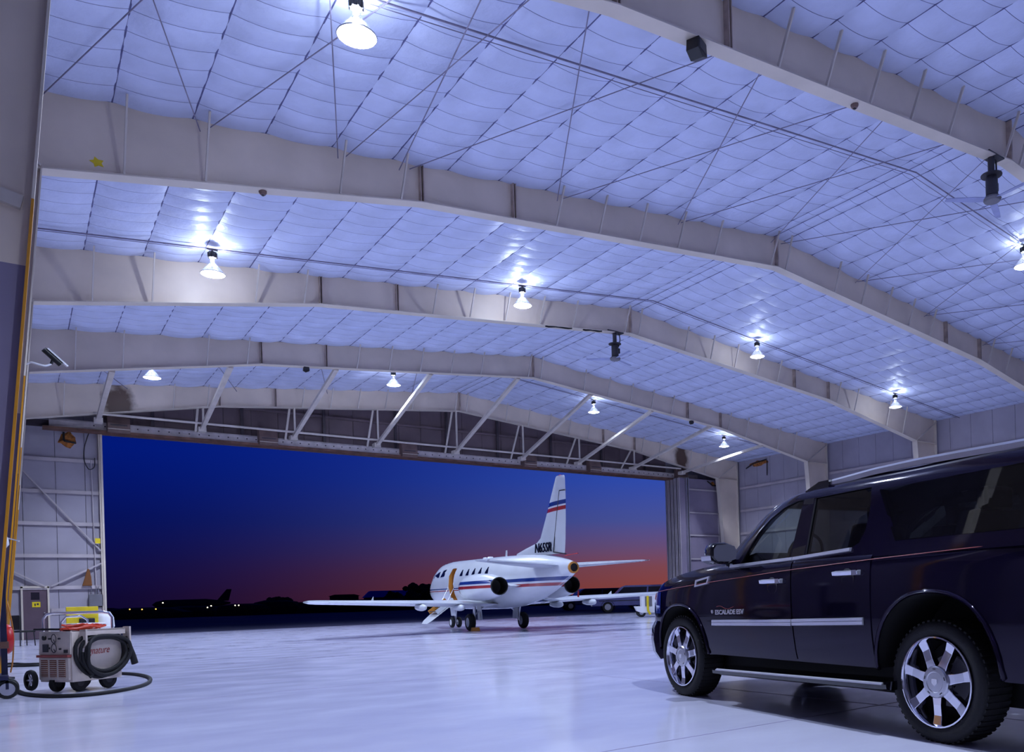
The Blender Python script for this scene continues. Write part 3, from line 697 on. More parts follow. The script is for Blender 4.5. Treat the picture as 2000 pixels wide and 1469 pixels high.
for sgn in (1, -1):
    st = []
    for y, th in ((.45, .26), (1.2, .24), (2.2, .21), (3.4, .18), (4.8, .15), (5.9, .13)):
        z, l, t = wing_pt(y); st.append((sgn*y, z, l, t, th))
    z, l, t = wing_pt(6.2); st += [(sgn*6.15, z, l-.02, t, .11), (sgn*6.27, z+.01, l-.15, t+.05, .05)]
    w = foil(st).build('wing', M['jetw'], jet, smooth=40)
    z0, l0, t0 = wing_pt(1.3); z1, l1, t1 = wing_pt(3.2)
    MB().add([(t0+.5, sgn*1.3, z0+.085), (t1+.42, sgn*3.2, z1+.07), (t1-.03, sgn*3.2, z1+.012), (t0-.03, sgn*1.3, z0+.012), (t0+.5, sgn*1.3, z0-.07), (t1+.42, sgn*3.2, z1-.055), (t1-.03, sgn*3.2, z1-.01), (t0-.03, sgn*1.3, z0-.01)], [(0, 1, 2, 3), (4, 7, 6, 5), (3, 2, 6, 7), (0, 4, 5, 1), (1, 5, 6, 2), (0, 3, 7, 4)]).build('flap', M['jetw'], w)
    z2, l2, t2 = wing_pt(3.3); z3, l3, t3 = wing_pt(5.7)
    MB().add([(t2+.33, sgn*3.3, z2+.066), (t3+.24, sgn*5.7, z3+.052), (t3-.02, sgn*5.7, z3+.01), (t2-.02, sgn*3.3, z2+.01), (t2+.33, sgn*3.3, z2-.05), (t3+.24, sgn*5.7, z3-.04), (t3-.02, sgn*5.7, z3-.01), (t2-.02, sgn*3.3, z2-.01)], [(0, 1, 2, 3), (4, 7, 6, 5), (3, 2, 6, 7), (0, 4, 5, 1), (1, 5, 6, 2), (0, 3, 7, 4)]).build('aileron', M['jetw'], w)
    for y in (1.72, 2.95):
        z, l, t = wing_pt(y)
        MB().lathe([(.0, .55), (.06, .45), (.1, .2), (.11, -.1), (.085, -.32), (.0, -.42)], 14, 'x', (t+.1, sgn*y, z-.13), cap=False).build('flap_fairing', M['jetw'], w, smooth=60)
    MB().prism([(-.5, wing_pt(4.2)[0]+.06), (-.2, wing_pt(4.2)[0]+.06), (-.5, wing_pt(4.2)[0]+.2)], 'y', sgn*4.2-.006, sgn*4.2+.006).build('wing_fence', M['jetw'], w)
    # nacelle, pylon, nozzle
    yc, zc = 1.22, 1.415
    nc = MB().lathe([(.0, -.25), (.24, -.25), (.27, -.05), (.31, .0), (.355, -.06), (.405, -.35), (.425, -.8), (.42, -1.3), (.38, -1.9), (.31, -2.35), (.268, -2.5)], 40, 'x', (-.6, sgn*yc, zc), cap=False)
    nc = nc.build('engine_nacelle', M['jetnac'], jet, smooth=50)
    MB().lathe([(.268, -2.5), (.272, -2.55), (.25, -2.56), (.235, -2.4), (.22, -2.1), (.0, -2.05)], 40, 'x', (-.6, sgn*yc, zc), cap=False).build('exhaust_nozzle', M['nozz'], nc, smooth=40)
    MB().loft([[(x, sgn*.55, zc+h) for x, h in ((-.7, .0), (-1.2, .14), (-2.4, .12), (-3.3, .0), (-2.4, -.1), (-1.2, -.1))], [(x, sgn*(yc-.36), zc+h) for x, h in ((-.8, .0), (-1.2, .14), (-2.4, .12), (-3.1, .0), (-2.4, -.1), (-1.2, -.1))]]).build('pylon', M['jetw'], nc, smooth=40)
    MB().tube([(-3.0, sgn*(yc+.24), zc+.18), (-3.02, sgn*(yc+.25), zc+.16)], .02, 5).build('drain', M['dark'], nc)
    # tailplane
    st = [(sgn*y, 1.93+.055*y, interp([(.1, -3.75), (2.6, -4.95)], y), interp([(.1, -5.12), (2.6, -5.42)], y), th) for y, th in ((.15, .17), (.8, .15), (1.7, .11), (2.5, .07), (2.68, .03))]
    tp = foil(st).build('tailplane', M['jetgrey_shade'], jet, smooth=40)  # grey colour stands in for the shaded underside of white tail
    MB().bar((-4.98, sgn*.35, 1.955), (-5.25, sgn*2.45, 2.065), .012, .06, up=(0, 0, 1)).build('elevator_gap', M['grey'], tp)
    MB().tube([(-5.42, sgn*2.5, 2.07), (-5.6, sgn*2.52, 2.07)], .008, 5).build('static_wick', M['dark'], tp)
# fin
fin_prof = [(2.30, -1.62, -5.05), (2.45, -1.75, -5.08), (2.56, -2.35, -5.1), (2.70, -3.25, -5.12), (2.82, -3.52, -5.13), (3.3, -3.86, -5.17), (3.9, -4.26, -5.2), (4.42, -4.62, -5.19), (4.5, -4.68, -5.17), (4.53, -4.74, -5.14)]
fin = foil([(0, z, l, t, .2 if z > 2.7 else .16) for z, l, t in fin_prof], axis='z').build('fin', M['jetfin'], jet, smooth=40)
MB().lathe([(.0, .03), (.05, .01), (.06, -.03)], 10, 'z', (-4.9, 0, 4.54)).build('fin_beacon', M['red'], fin)
for sgn in (1, -1):
    for a, b in (((-4.44, 2.36), (-4.93, 4.1)), ((-4.93, 4.1), (-5.18, 4.1)), ((-4.44, 2.36), (-5.1, 2.27))):
        MB().bar((a[0], sgn*.062 if a[0] > -4.95 else sgn*.02, a[1]), (b[0], sgn*.062 if b[0] > -4.95 else sgn*.016, b[1]), .03, .016, up=(0, 1, 0)).build('rudder_gap', M['dark'], fin)
    if sgn > 0: b4 = basis((-3.24, .088, 2.40), (-1, -.012, -.012), (0, 0, 1), (0, 1, 0))
    else: b4 = basis((-4.46, -.088, 2.40), (1, -.0, .012), (0, 0, 1), (0, -1, 0))
    text_obj('registration', 'N65SR', .40, M['navy'], fin, b4, shear=.18, extrude=.012, bold=.002, xs=.98)
MB().tube([(-5.05, 0, 2.22), (-5.75, -.05, 2.25)], .012, 5).build('tail_probe', M['red'], fin)
# landing gear
def jwheel(x, y, r, w, par, hub):
    t = MB().lathe([(r*.55, -w), (r*.85, -w), (r*.98, -w*.6), (r, 0), (r*.98, w*.6), (r*.85, w), (r*.55, w)], 28, 'y', (x, y, r), cap=False).build('tyre', M['rubber'], par, smooth=50)
    MB().lathe([(.0, -w*.6), (r*.3, -w*.9), (r*.56, -w*.95), (r*.56, w*.95), (r*.3, w*.9), (.0, w*.6)], 20, 'y', (x, y, r), cap=False).build('hub', hub, t, smooth=40)
for sgn in (1, -1):
    g = thing('main_gear', None, None); g.parent = jet
    jwheel(0, sgn*.95, .285, .1, g, M['jetgrey_shade'])
    MB().tube([(0, sgn*.8, .29), (0, sgn*.8, .62), (-.05, sgn*.82, .92)], [.045, .05, .06], 10).build('oleo_strut', M['alu'], g, smooth=50)
    MB().bar((0, sgn*.8, .29), (0, sgn*.95, .29), .05, .05).build('axle', M['alu'], g)
    MB().bar((0, sgn*.8, .5), (.1, sgn*.42, .82), .035, .035).bar((.06, sgn*.78, .34), (.13, sgn*.72, .46), .02, .05).bar((.13, sgn*.72, .46), (.05, sgn*.8, .62), .02, .05).build('side_brace', M['alu'], g)
    MB().bar((-.05, sgn*.62, .35), (-.05, sgn*.66, .88), .36, .02, up=(0, 1, 0)).build('gear_door', M['jetw'], g)
g = thing('nose_gear', None, None); g.parent = jet
for s in (1, -1): jwheel(4.0, s*.13, .2, .06, g, M['white'])
MB().tube([(4.0, 0, .2), (3.98, 0, .5), (3.9, 0, .85)], [.035, .045, .055], 10).bar((4.0, -.13, .2), (4.0, .13, .2), .04, .04).build('oleo_strut', M['alu'], g, smooth=50)
MB().bar((3.9, .1, .45), (3.9, .14, .78), .5, .015, up=(0, 1, 0)).build('gear_door', M['jetw'], g)
MB().bar((.35, .9, .1), (.35, .9, .1001), .1, .1)
MB().prism([(-.1, 0), (.14, 0), (.06, .12), (-.02, .12)], 'y', .82, 1.06).build('wheel_chock', M['amber'], jet, loc=(-.42, 0, 0))
# airstair door
stair = thing('airstair', None, None, (2.25, .74, 1.0)); stair.parent = jet; stair.rotation_euler = (0, 0, .12)
MB().loft([[(x, y, z) for x, y, z in ((-.24*s, d, h), (.24*s, d, h), (.24*s, d+.05, h-.04), (-.24*s, d+.05, h-.04))] for s, d, h in ((1.25, 0, .02), (1.6, .3, -.2), (1.6, .66, -.44), (1.4, .9, -.62), (.9, 1.02, -.72))]).build('door_panel', M['jetw'], stair)
for s in (-1, 1):
    MB().loft([[(s*.3, d, h), (s*.28, d, h), (s*.28, d+.09, h+.12), (s*.3, d+.09, h+.12)] for d, h in ((.05, .0), (.35, -.2), (.7, -.44))]).build('stringer', M['amber'] if s > 0 else M['jetw'], stair)
for i in range(3): MB().box(-.24, .24, .14+.22*i, .32+.22*i, -.06-.15*i, -.035-.15*i).build('step', M['dark'], stair)
for s in (-1, 1): MB().tube([(s*.23, .02, .5), (s*.23, .55, -.45)], .008, 6).build('cable', M['alu'], stair)
# red streamer under the far engine
MB().tube([(-3.0, -1.49, 1.45), (-3.01, -1.5, 1.2), (-3.0, -1.5, 1.02)], [.012, .02, .03], 6).build('warning_streamer', M['red'], jet)
# ================================================================== BLACK SUV
SH = .1649
_fw = Vector((math.sin(SH), math.cos(SH), 0)); _rt = Vector((math.cos(SH), -math.sin(SH), 0))
suv = thing('suv', 'long black luxury SUV with chrome seven-spoke wheels parked at the right', 'car', Vector((4.683, 3.125, 0))+_rt*.93, PI/2-SH)
M['suvpaint'] = mat('black_car_paint', (12, 8, 26), .06, metal=.0, var=.03, scale=2, coat=0., spec=.32)
M['suvpaint'].node_tree.nodes['Principled BSDF'].inputs['Specular Tint'].default_value = (.82, .72, 1, 1)
M['satin'] = mat('satin_chrome', (226, 226, 240), .32, metal=.75, var=.01)
M['well'] = mat('wheel_well', (5, 5, 8), .9)
M['gloss'] = mat('gloss_black_trim', (7, 6, 12), .12, coat=.6)
M['pin'] = mat('pinstripe', (150, 56, 52), .4)
M['cabin'] = mat('cabin_trim', (30, 28, 36), .8)
M['seat'] = mat('seat_leather', (40, 36, 44), .6)
M['mirrorg'] = mat('mirror_glass', (170, 176, 180), .04, metal=1., var=.0)
M['letter'] = mat('chrome_letter', (235, 235, 240), .2, metal=.8, var=.0)
PLAN = [(-1.34, .80), (-1.28, .90), (-1.1, .955), (-.6, .985), (0, .998), (.6, 1.0), (2.6, .998), (3.1, .99), (3.5, .965), (3.8, .915), (4.02, .83), (4.16, .70), (4.24, .5)]
HOOD = [(-1.34, 1.20), (-1.2, 1.29), (2.45, 1.275), (2.7, 1.27), (3.2, 1.225), (3.7, 1.15), (4.0, 1.08), (4.16, 1.0), (4.24, .90)]
BOT = [(-1.34, .52), (-1.2, .44), (-.6, .44), (.0, .46), (2.6, .45), (3.6, .40), (3.9, .36), (4.16, .40), (4.24, .48)]
def wy(x, z):
    top = interp(HOOD, x); b = interp(BOT, x); t = max(0, min(1, (z-b)/(top-b)))
    f = interp([(0, .955), (.08, .975), (.3, .995), (.5, 1.0), (.7, .996), (.88, .985), (.95, .968), (1.0, .93)], t)
    return interp(PLAN, x)*f
def body_ring(x):
    top, b = interp(HOOD, x), interp(BOT, x); n = 12; L = []
    for i in range(n+1):
        z = b+(top-b)*i/n; L.append((x, wy(x, z), z))
    crown = .035 if x > 2.6 else .0
    w = L[-1][1]
    L += [(x, w*.75, top+crown*.6), (x, w*.4, top+crown), ]
    R = [(x, -p[1], p[2]) for p in reversed(L)]
    return L+R
xs = [-1.34, -1.31, -1.28, -1.2, -1.1, -.9, -.6, -.3, 0, .3, .6, 1.0, 1.5, 2.0, 2.45, 2.6, 2.85, 3.1, 3.3, 3.5, 3.65, 3.8, 3.92, 4.02, 4.1, 4.16, 4.2, 4.24]
mb = MB().loft([body_ring(x) for x in xs])
body = mb.build('body', [M['suvpaint'], M['well']])
def arch(xc, a, zc, b, n=2.3, steps=40, sgn=1):
    poly = []
    for k in range(steps):
        t = 2*PI*k/steps; c, s = math.cos(t), math.sin(t)
        poly.append((xc+a*abs(c)**(2/n)*(1 if c > 0 else -1), zc+b*abs(s)**(2/n)*(1 if s > 0 else -1)))
    m = MB(); m.cur = 1
    m.prism(poly, 'y', .52*sgn, 1.2*sgn); o = link('cut', m.mesh('cut', [M['suvpaint'], M['well']])); return o
boolean(body, [arch(3.24, .52, .40, .51), arch(3.24, .52, .40, .51, sgn=-1), arch(-.03, .52, .40, .59), arch(-.03, .52, .40, .59, sgn=-1)])
smooth(body, 40); body.parent = suv
# wheel-arch lips
for sgn in (1, -1):
    for xc, a, zc, b in ((3.24, .52, .40, .51), (-.03, .52, .40, .59)):
        pts = []
        for k in range(-2, 27):
            t = PI*k/24; c, s = math.cos(t), math.sin(t); n = 2.3
            x = xc+a*1.0*abs(c)**(2/n)*(1 if c > 0 else -1); z = zc+b*abs(s)**(2/n)*(1 if s > 0 else -1)
            z = max(z, .46); pts.append((x, sgn*(wy(x, z)+.004), z))
        MB().tube(pts, .016, 6).build('arch_lip', M['suvpaint'], suv, smooth=60)
# greenhouse: rings of plan outline by height
GR = [(1.24, -1.27, 2.72, .965), (1.32, -1.262, 2.60, .945), (1.45, -1.25, 2.44, .91), (1.58, -1.23, 2.27, .872), (1.68, -1.21, 2.14, .843), (1.75, -1.18, 2.01, .82), (1.80, -1.14, 1.87, .795), (1.84, -1.06, 1.62, .755), (1.865, -.95, 1.3, .69), (1.885, -.75, .9, .56)]
def gring(z, x0, x1, w, off=0.):
    """rounded plan outline"""
    x0 += off; x1 -= off*1.6; w -= off; P = []
    for k in range(7):   # front left corner
        t = PI/2*k/6; r = .22; P.append((x1-r*1.9+r*1.9*math.cos(t)-.0, w-r+r*math.sin(t), z))
    for k in range(1, 8): P.append((x1-.42+(x0+.16-(x1-.42))*k/8, w, z))
    for k in range(5):
        t = PI/2+PI/2*k/4; r = .13; P.append((x0+r+r*math.cos(t), w-r+r*math.sin(t), z))
    return P+[(x, -y, zz) for x, y, zz in reversed(P)]
def gwall(x, z): # side half width of the greenhouse
    return interp([(g[0], g[3]) for g in GR], z)
gh = MB().loft([gring(*g) for g in GR]).build('cabin_shell', [M['suvpaint'], M['cabin']])
inn = MB(); inn.cur = 1
inn.loft([gring(1.20, -1.27, 2.62, .965, .05)]+[gring(*g, .05) for g in GR[:8]])
inner = link('cut', inn.mesh('cut', [M['suvpaint'], M['cabin']]))
W1 = [(2.18, 1.265), (1.455, 1.29), (1.43, 1.75), (1.53, 1.747), (1.69, 1.707), (1.845, 1.63), (1.99, 1.515), (2.10, 1.365)]
W2 = [(1.27, 1.30), (.756, 1.312), (.67, 1.35), (.625, 1.44), (.62, 1.58), (.65, 1.755), (1.285, 1.748)]
W3 = [(.29, 1.345), (-.92, 1.345), (-1.03, 1.40), (-1.0, 1.66), (-.93, 1.73), (.53, 1.72)]
WS = [(-.80, 1.30), (.80, 1.30), (.70, 1.745), (-.70, 1.745)]
WR = [(-.72, 1.36), (.72, 1.36), (.62, 1.73), (-.62, 1.73)]
cuts = [inner]
for p in (W1, W2, W3):
    m = MB(); m.cur = 1; m.prism(p, 'y', -1.2, 1.2); cuts.append(link('cut', m.mesh('cut', [M['suvpaint'], M['cabin']])))
for p, a, b in ((WS, 1.35, 3.0), (WR, -1.6, -1.0)):
    m = MB(); m.cur = 1; m.prism(p, 'x', a, b); cuts.append(link('cut', m.mesh('cut', [M['suvpaint'], M['cabin']])))
boolean(gh, cuts); smooth(gh, 40); gh.parent = suv
def pane(name, poly, mt, sgn, inset=.012):
    c = (sum(p[0] for p in poly)/len(poly), sum(p[1] for p in poly)/len(poly))
    m = MB(); vs = []
    g = 1.03
    for x, z in poly:
        x2, z2 = c[0]+(x-c[0])*g, c[1]+(z-c[1])*g; vs.append((x2, sgn*(gwall(x2, z2)-inset), z2))
    n = len(vs); m.add(vs+[(c[0], sgn*(gwall(*c)-inset), c[1])], [(i, (i+1) % n, n) for i in range(n)])
    return m.build(name, mt, suv)
for sgn in (1, -1):
    pane('window_glass', W1, M['glass_front'], sgn); pane('window_glass', W2, M['glass_rear'], sgn); pane('window_glass', W3, M['glass_rear'], sgn, -.002 if sgn > 0 else .01)
def fx(z): return interp([(g[0], g[2]) for g in GR], z)
MB().add([(fx(1.28)-.05, -.84, 1.28), (fx(1.28)-.05, .84, 1.28), (fx(1.76)-.05, .72, 1.76), (fx(1.76)-.05, -.72, 1.76)], [(0, 1, 2, 3)]).build('windscreen', M['glass_front'], suv)
MB().add([(-1.25, -.74, 1.34), (-1.25, .74, 1.34), (-1.17, .64, 1.75), (-1.17, -.64, 1.75)], [(0, 1, 2, 3)]).build('rear_glass', M['glass_rear'], suv)
# black pillar trims beside the windows
for sgn in (1, -1):
    for poly in ([(1.445, 1.285), (1.28, 1.295), (1.295, 1.75), (1.42, 1.752)],):
        m = MB(); vs = [(x, sgn*(gwall(x, z)+d), z) for d in (.002, -.01) for x, z in poly]
        m.add(vs, [(0, 1, 2, 3), (7, 6, 5, 4), (0, 4, 5, 1), (1, 5, 6, 2), (2, 6, 7, 3), (3, 7, 4, 0)]); m.build('pillar_trim', M['gloss'], suv)
# door skins
def skin(name, edge, sgn, d=.007):
    """panel bounded by edge polygon rows: list of (z, x_front, x_rear)"""
    m = MB(); rows = edge; nx = 10; vs = []
    for z, xa, xb in rows:
        for i in range(nx+1):
            x = xa+(xb-xa)*i/nx; vs.append((x, sgn*(wy(x, z)+d), z))
    back = len(vs)
    fs = []
    for j in range(len(rows)-1):
        for i in range(nx): fs.append((j*(nx+1)+i, j*(nx+1)+i+1, (j+1)*(nx+1)+i+1, (j+1)*(nx+1)+i))
    # rim walls going into the body
    per = [i for i in range(nx+1)]+[j*(nx+1)+nx for j in range(1, len(rows))]+[(len(rows)-1)*(nx+1)+i for i in range(nx-1, -1, -1)]+[j*(nx+1) for j in range(len(rows)-2, 0, -1)]
    b = len(vs)
    for p in per: v = vs[p]; vs.append((v[0], v[1]-sgn*(d+.012), v[2]))
    for k in range(len(per)): k2 = (k+1) % len(per); fs.append((per[k], per[k2], b+k2, b+k))
    m.add(vs, fs)
    return m.build(name, M['suvpaint'], suv, smooth=50)
ZS = [.475, .50, .56, .64, .72, .80, .88, .96, 1.04, 1.12, 1.19, 1.235, 1.255]
for sgn in (1, -1):
    fd = skin('front_door', [(z, interp([(.47, 2.66), (.6, 2.61), (.8, 2.58), (1.26, 2.50)], z), interp([(.47, 1.385), (1.26, 1.42)], z)) for z in ZS], sgn)
    rd = skin('rear_door', [(z, interp([(.47, 1.37), (1.26, 1.405)], z), interp([(.47, .50), (.55, .50), (.75, .505), (1.26, .51)], z)) for z in ZS], sgn)
    for dr, x0, x1, z0 in ((fd, 1.51, 1.79, 1.10), (rd, .60, .87, 1.135)):
        y0 = wy(x0, z0)
        m = MB(); m.loft([[(x, sgn*(y0+.012+bu), z0+dz) for bu, dz in ((-.02, -.02), (.028, -.016), (.034, .012), (-.02, .02))] for x, bu0 in ((x0, 0), (x0+.02, 0), (x1-.02, 0), (x1, 0))])
        m.build('handle', M['satin'], dr, bevel=.004)
        MB().cbox((x0+.03, sgn*(y0+.04), z0), (.05, .012, .036)).build('handle_cap', M['chrome'], dr)
        MB().lathe([(.0, 0), (.055, .001), (.07, .004)], 14, 'y', ((x0+x1)/2-.0, sgn*(y0+.0085), z0-.035), cap=False).build('handle_cup', M['gloss'], dr)
    for dr, x0, x1, z0, z1 in ((fd, 2.58, 1.40, .745, .765), (rd, 1.385, .575, .767, .788)):
        m = MB(); n = 8
        for h0, h1, mt in ((-.024, .0, 0), (.004, .024, 0)):
            for i in range(n):
                xa, xb = x0+(x1-x0)*i/n, x0+(x1-x0)*(i+1)/n; za, zb = z0+(z1-z0)*i/n, z0+(z1-z0)*(i+1)/n
                ya, yb = wy(xa, za)+.007, wy(xb, zb)+.007
                m.add([(xa, sgn*(ya+.014), za+h0), (xb, sgn*(yb+.014), zb+h0), (xb, sgn*(yb+.014), zb+h1), (xa, sgn*(ya+.014), za+h1), (xa, sgn*(ya-.004), za+h0-.004), (xb, sgn*(yb-.004), zb+h0-.004), (xb, sgn*(yb-.004), zb+h1+.004), (xa, sgn*(ya-.004), za+h1+.004)],
                      [(0, 1, 2, 3), (0, 4, 5, 1), (3, 2, 6, 7)]+([(0, 3, 7, 4)] if i == 0 else [])+([(1, 5, 6, 2)] if i == n-1 else []))
        m.build('side_moulding', M['satin'], dr)
    # belt mouldings
    for xa, za, xb, zb in ((2.30, 1.248, 1.415, 1.272), (1.40, 1.272, .74, 1.305)):
        n = 6; pts = []
        m = MB()
        rings = []
        for i in range(n+1):
            x, z = xa+(xb-xa)*i/n, za+(zb-za)*i/n; y = gwall(x, z)
            rings.append([(x, sgn*(y+.004), z-.014), (x, sgn*(y+.024), z-.010), (x, sgn*(y+.018), z+.014), (x, sgn*(y-.01), z+.016)])
        m.loft(rings).build('belt_moulding', M['satin'], suv)
    # pinstripe following the flank
    pts = []
    for i in range(41):
        x = 3.75-(3.75+1.2)*i/40; z = interp([(-1.3, 1.285), (-.75, 1.262), (.5, 1.222), (1.45, 1.183), (2.6, 1.12), (3.75, 1.05)], x)
        z = min(z, interp(HOOD, x)-.035); pts.append((x, sgn*(wy(x, z)+.0085), z))
    MB().tube(pts, .0026, 5).build('pinstripe', M['pin'], suv)
    # fender vent
    v = [(2.90, 1.08), (2.885, 1.145), (2.63, 1.175), (2.66, 1.105)]
    vi = [(2.87, 1.095), (2.86, 1.13), (2.66, 1.155), (2.68, 1.115)]
    m = MB(); a = [(x, sgn*(wy(x, z)+.014), z) for x, z in v]; b = [(x, sgn*(wy(x, z)+.014), z) for x, z in vi]; c = [(x, sgn*(wy(x, z)-.002), z) for x, z in v]; d = [(x, sgn*(wy(x, z)-.002), z) for x, z in vi]
    m.add(a+b+c+d, [(i, (i+1) % 4, 4+(i+1) % 4, 4+i) for i in range(4)]+[(i, 8+i, 8+(i+1) % 4, (i+1) % 4) for i in range(4)]+[(4+i, 4+(i+1) % 4, 12+(i+1) % 4, 12+i) for i in range(4)])
    fv = m.build('fender_vent', M['satin'], suv); MB().add([(x, sgn*(wy(x, z)+.003), z) for x, z in vi], [(0, 1, 2, 3)]).build('vent_slot', M['well'], fv)
    # running board
    rb = MB().loft([[(x, sgn*y, z+dz) for y, z in ((.80, .36), (1.0, .345), (1.035, .33), (1.03, .30), (.98, .285), (.80, .30))] for x, dz in ((.34, .03), (.42, .022), (2.46, -.015), (2.56, -.015))]).build('running_board', M['gloss'], suv)
    MB().loft([[(x, sgn*y, z+dz) for y, z in ((1.02, .345), (1.038, .337), (1.039, .328), (1.02, .335))] for x, dz in ((.38, .027), (2.5, -.013))]).build('step_trim', M['satin'], rb)
    # roof rail
    rl = MB().loft([[(x, sgn*y*(1), z+dz) for y, z in ((.705, 1.84), (.75, 1.835), (.755, 1.87), (.735, 1.888), (.70, 1.88))] for x, dz in ((1.27, -.035), (1.2, -.005), (.7, .018), (.3, .022), (-.8, .0), (-1.0, -.02), (-1.1, -.06))]).build('roof_rail', M['alu'], suv, smooth=50)
    MB().loft([[(x, sgn*y, z) for y, z in ((.70, 1.80), (.775, 1.79), (.77, 1.83+dz), (.70, 1.84+dz))] for x, dz in ((1.47, -.005), (1.3, .05), (1.18, .05))]).build('rail_foot', M['gloss'], rl)
    # mirror
    mr = MB()
    rings = []
    for x, sc in ((2.20, .86), (2.215, 1.0), (2.27, 1.02), (2.34, .85), (2.385, .5)):
        rings.append([(x, sgn*(1.11+.125*sc*cc), 1.362+.092*sc*ss) for cc, ss in ((1, -.5), (1, .45), (.75, .95), (-.2, 1.05), (-.8, .8), (-1, .2), (-.9, -.7), (-.3, -1.0), (.7, -.95))])
    mi = mr.loft(rings).build('wing_mirror', M['gloss'], suv, smooth=45)
    MB().add([(2.196-.03*(1-cc)+.0, sgn*(1.11+.1*cc), 1.362+.074*ss) for cc, ss in ((1, -.5), (1, .45), (.75, .95), (-.2, 1.05), (-.8, .8), (-1, .2), (-.9, -.7), (-.3, -1.0), (.7, -.95))], [tuple(range(9))]).build('mirror_glass', M['mirrorg'], mi)
    MB().loft([[(x, sgn*y, z) for y, z in ((1.16, 1.268), (1.238, 1.30), (1.243, 1.34), (1.2, 1.30), (1.16, 1.285))] for x in (2.2, 2.36)]).build('mirror_cap', M['chrome'], mi)
    MB().bar((2.28, sgn*1.0, 1.30), (2.32, sgn*.93, 1.27), .07, .06).build('mirror_arm', M['gloss'], mi)
    # head and tail lamps
    m = MB(); vs = []
    for x in (3.7, 3.8, 3.92, 4.02, 4.1):
        for z in (.82, .9, .98, 1.04): vs.append((x, sgn*(wy(x, min(z, interp(HOOD, x)-.04))+.006), min(z, interp(HOOD, x)-.04)))
    m.add(vs, [(i*4+j, i*4+j+1, (i+1)*4+j+1, (i+1)*4+j) for i in range(4) for j in range(3)]); m.build('headlamp', mat('headlamp_glass', (40, 60, 140), .05, coat=1.), suv, smooth=50)
    MB().loft([[(x, sgn*y, z) for x, y in ((-1.35, w-.02), (-1.35, w-.13), (-1.22, w-.13), (-1.22, w+.01))] for z, w in ((.95, .93), (1.1, .93), (1.25, .92), (1.45, .89), (1.62, .84))]).build('tail_lamp', mat('tail_lamp', (120, 12, 16), .15, coat=1.), suv)
    # lettering
    o = (2.52, sgn*(wy(2.3, .83)+.012), .822)
    b4 = basis(o if sgn > 0 else (2.0, o[1], o[2]), (-1, 0, .02) if sgn > 0 else (1, 0, -.02), (0, 0, 1), (0, 1, 0) if sgn > 0 else (0, -1, 0))
    text_obj('lettering', 'ESCALADE ESV', .058, M['letter'], fd, b4, extrude=.003, bold=.0016, xs=1.2)
    MB().prism([(2.585, .862), (2.585, .842), (2.57, .828), (2.555, .842), (2.555, .862)], 'y', sgn*(wy(2.57, .84)+.006), sgn*(wy(2.57, .84)+.016)).build('crest', M['letter'], fd)
    pts = [(2.50-.02*i, sgn*(wy(2.4, .89)+.009), .888+.012*math.sin(i*.5+.3)-.0004*i) for i in range(15)]
    MB().tube(pts, .0022, 4).build('swoosh_decal', M['pin'], fd)
# wheels
def wheel(x, sgn):
    w = thing('wheel', None, None, (x, sgn*.93, .397)); w.parent = suv
    s = sgn
    prof = [(.30, -.012), (.335, .002), (.37, .0), (.392, -.02), (.4, -.06), (.402, -.12), (.4, -.2), (.39, -.25), (.36, -.275), (.29, -.275)]
    prof = [(r, h*s) for r, h in prof]
    t = MB().lathe(prof, 56, 'y', cap=False).build('tyre', M['rubber'], w, smooth=50)
    tb = MB()
    for k in range(56):
        a = 2*PI*(k+.5)/56; tb.cbox((.4*math.cos(a), -.13*s, .4*math.sin(a)), (.022, .21, .012), Matrix.Rotation(-a+PI/2, 3, 'Y'))
    tag(tb.build('tread_blocks', M['rubber'], t), kind='stuff')
    MB().lathe([(r, h*s) for r, h in ((.297, -.012), (.297, .004), (.288, .006), (.28, -.01), (.268, -.06), (.262, -.22))], 48, 'y', cap=False).build('rim', M['chrome'], w, smooth=40)
    MB().lathe([(r, h*s) for r, h in ((.26, -.2), (.0, -.2))], 32, 'y', cap=False).build('inner_barrel', M['well'], w)
    MB().lathe([(r, h*s) for r, h in ((.17, -.16), (.17, -.13), (.06, -.13))], 32, 'y', cap=False).build('brake_disc', M['grey'], w, smooth=40)
    for k in range(7):
        a = -PI/2+.02+2*PI*k/7; ca, sa = math.cos(a), math.sin(a)
        rings = []
        for r, wd, h in ((.07, .045, -.012), (.15, .036, -.014), (.22, .036, -.02), (.282, .042, -.012)):
            rings.append([(r*ca-q*wd*sa, (h+dh)*s, r*sa+q*wd*ca) for q, dh in ((-1, -.045), (-.85, 0), (.85, 0), (1, -.045))])
        MB().loft(rings).build('spoke', M['chrome'], w, bevel=.003)
    cp = MB().lathe([(r, h*s) for r, h in ((.105, -.04), (.105, -.004), (.098, .006), (.07, .008), (.064, .004), (.0, .006))], 32, 'y', cap=False).build('centre_cap', M['alu'], w, smooth=30)
    MB().prism([(-.022, .022), (.022, .022), (.022, -.006), (0, -.026), (-.022, -.006)], 'y', .005*s, .011*s).build('emblem', M['letter'], cp)
    for k in range(5):
        a = PI/2+2*PI*k/5; MB().cbox((.086*math.cos(a), .007*s, .086*math.sin(a)), (.022, .004, .006), Matrix.Rotation(-a+PI/2, 3, 'Y')).build('cap_slot', M['dark'], cp)
for x in (0, 3.302):
    for s in (1, -1): wheel(x, s)
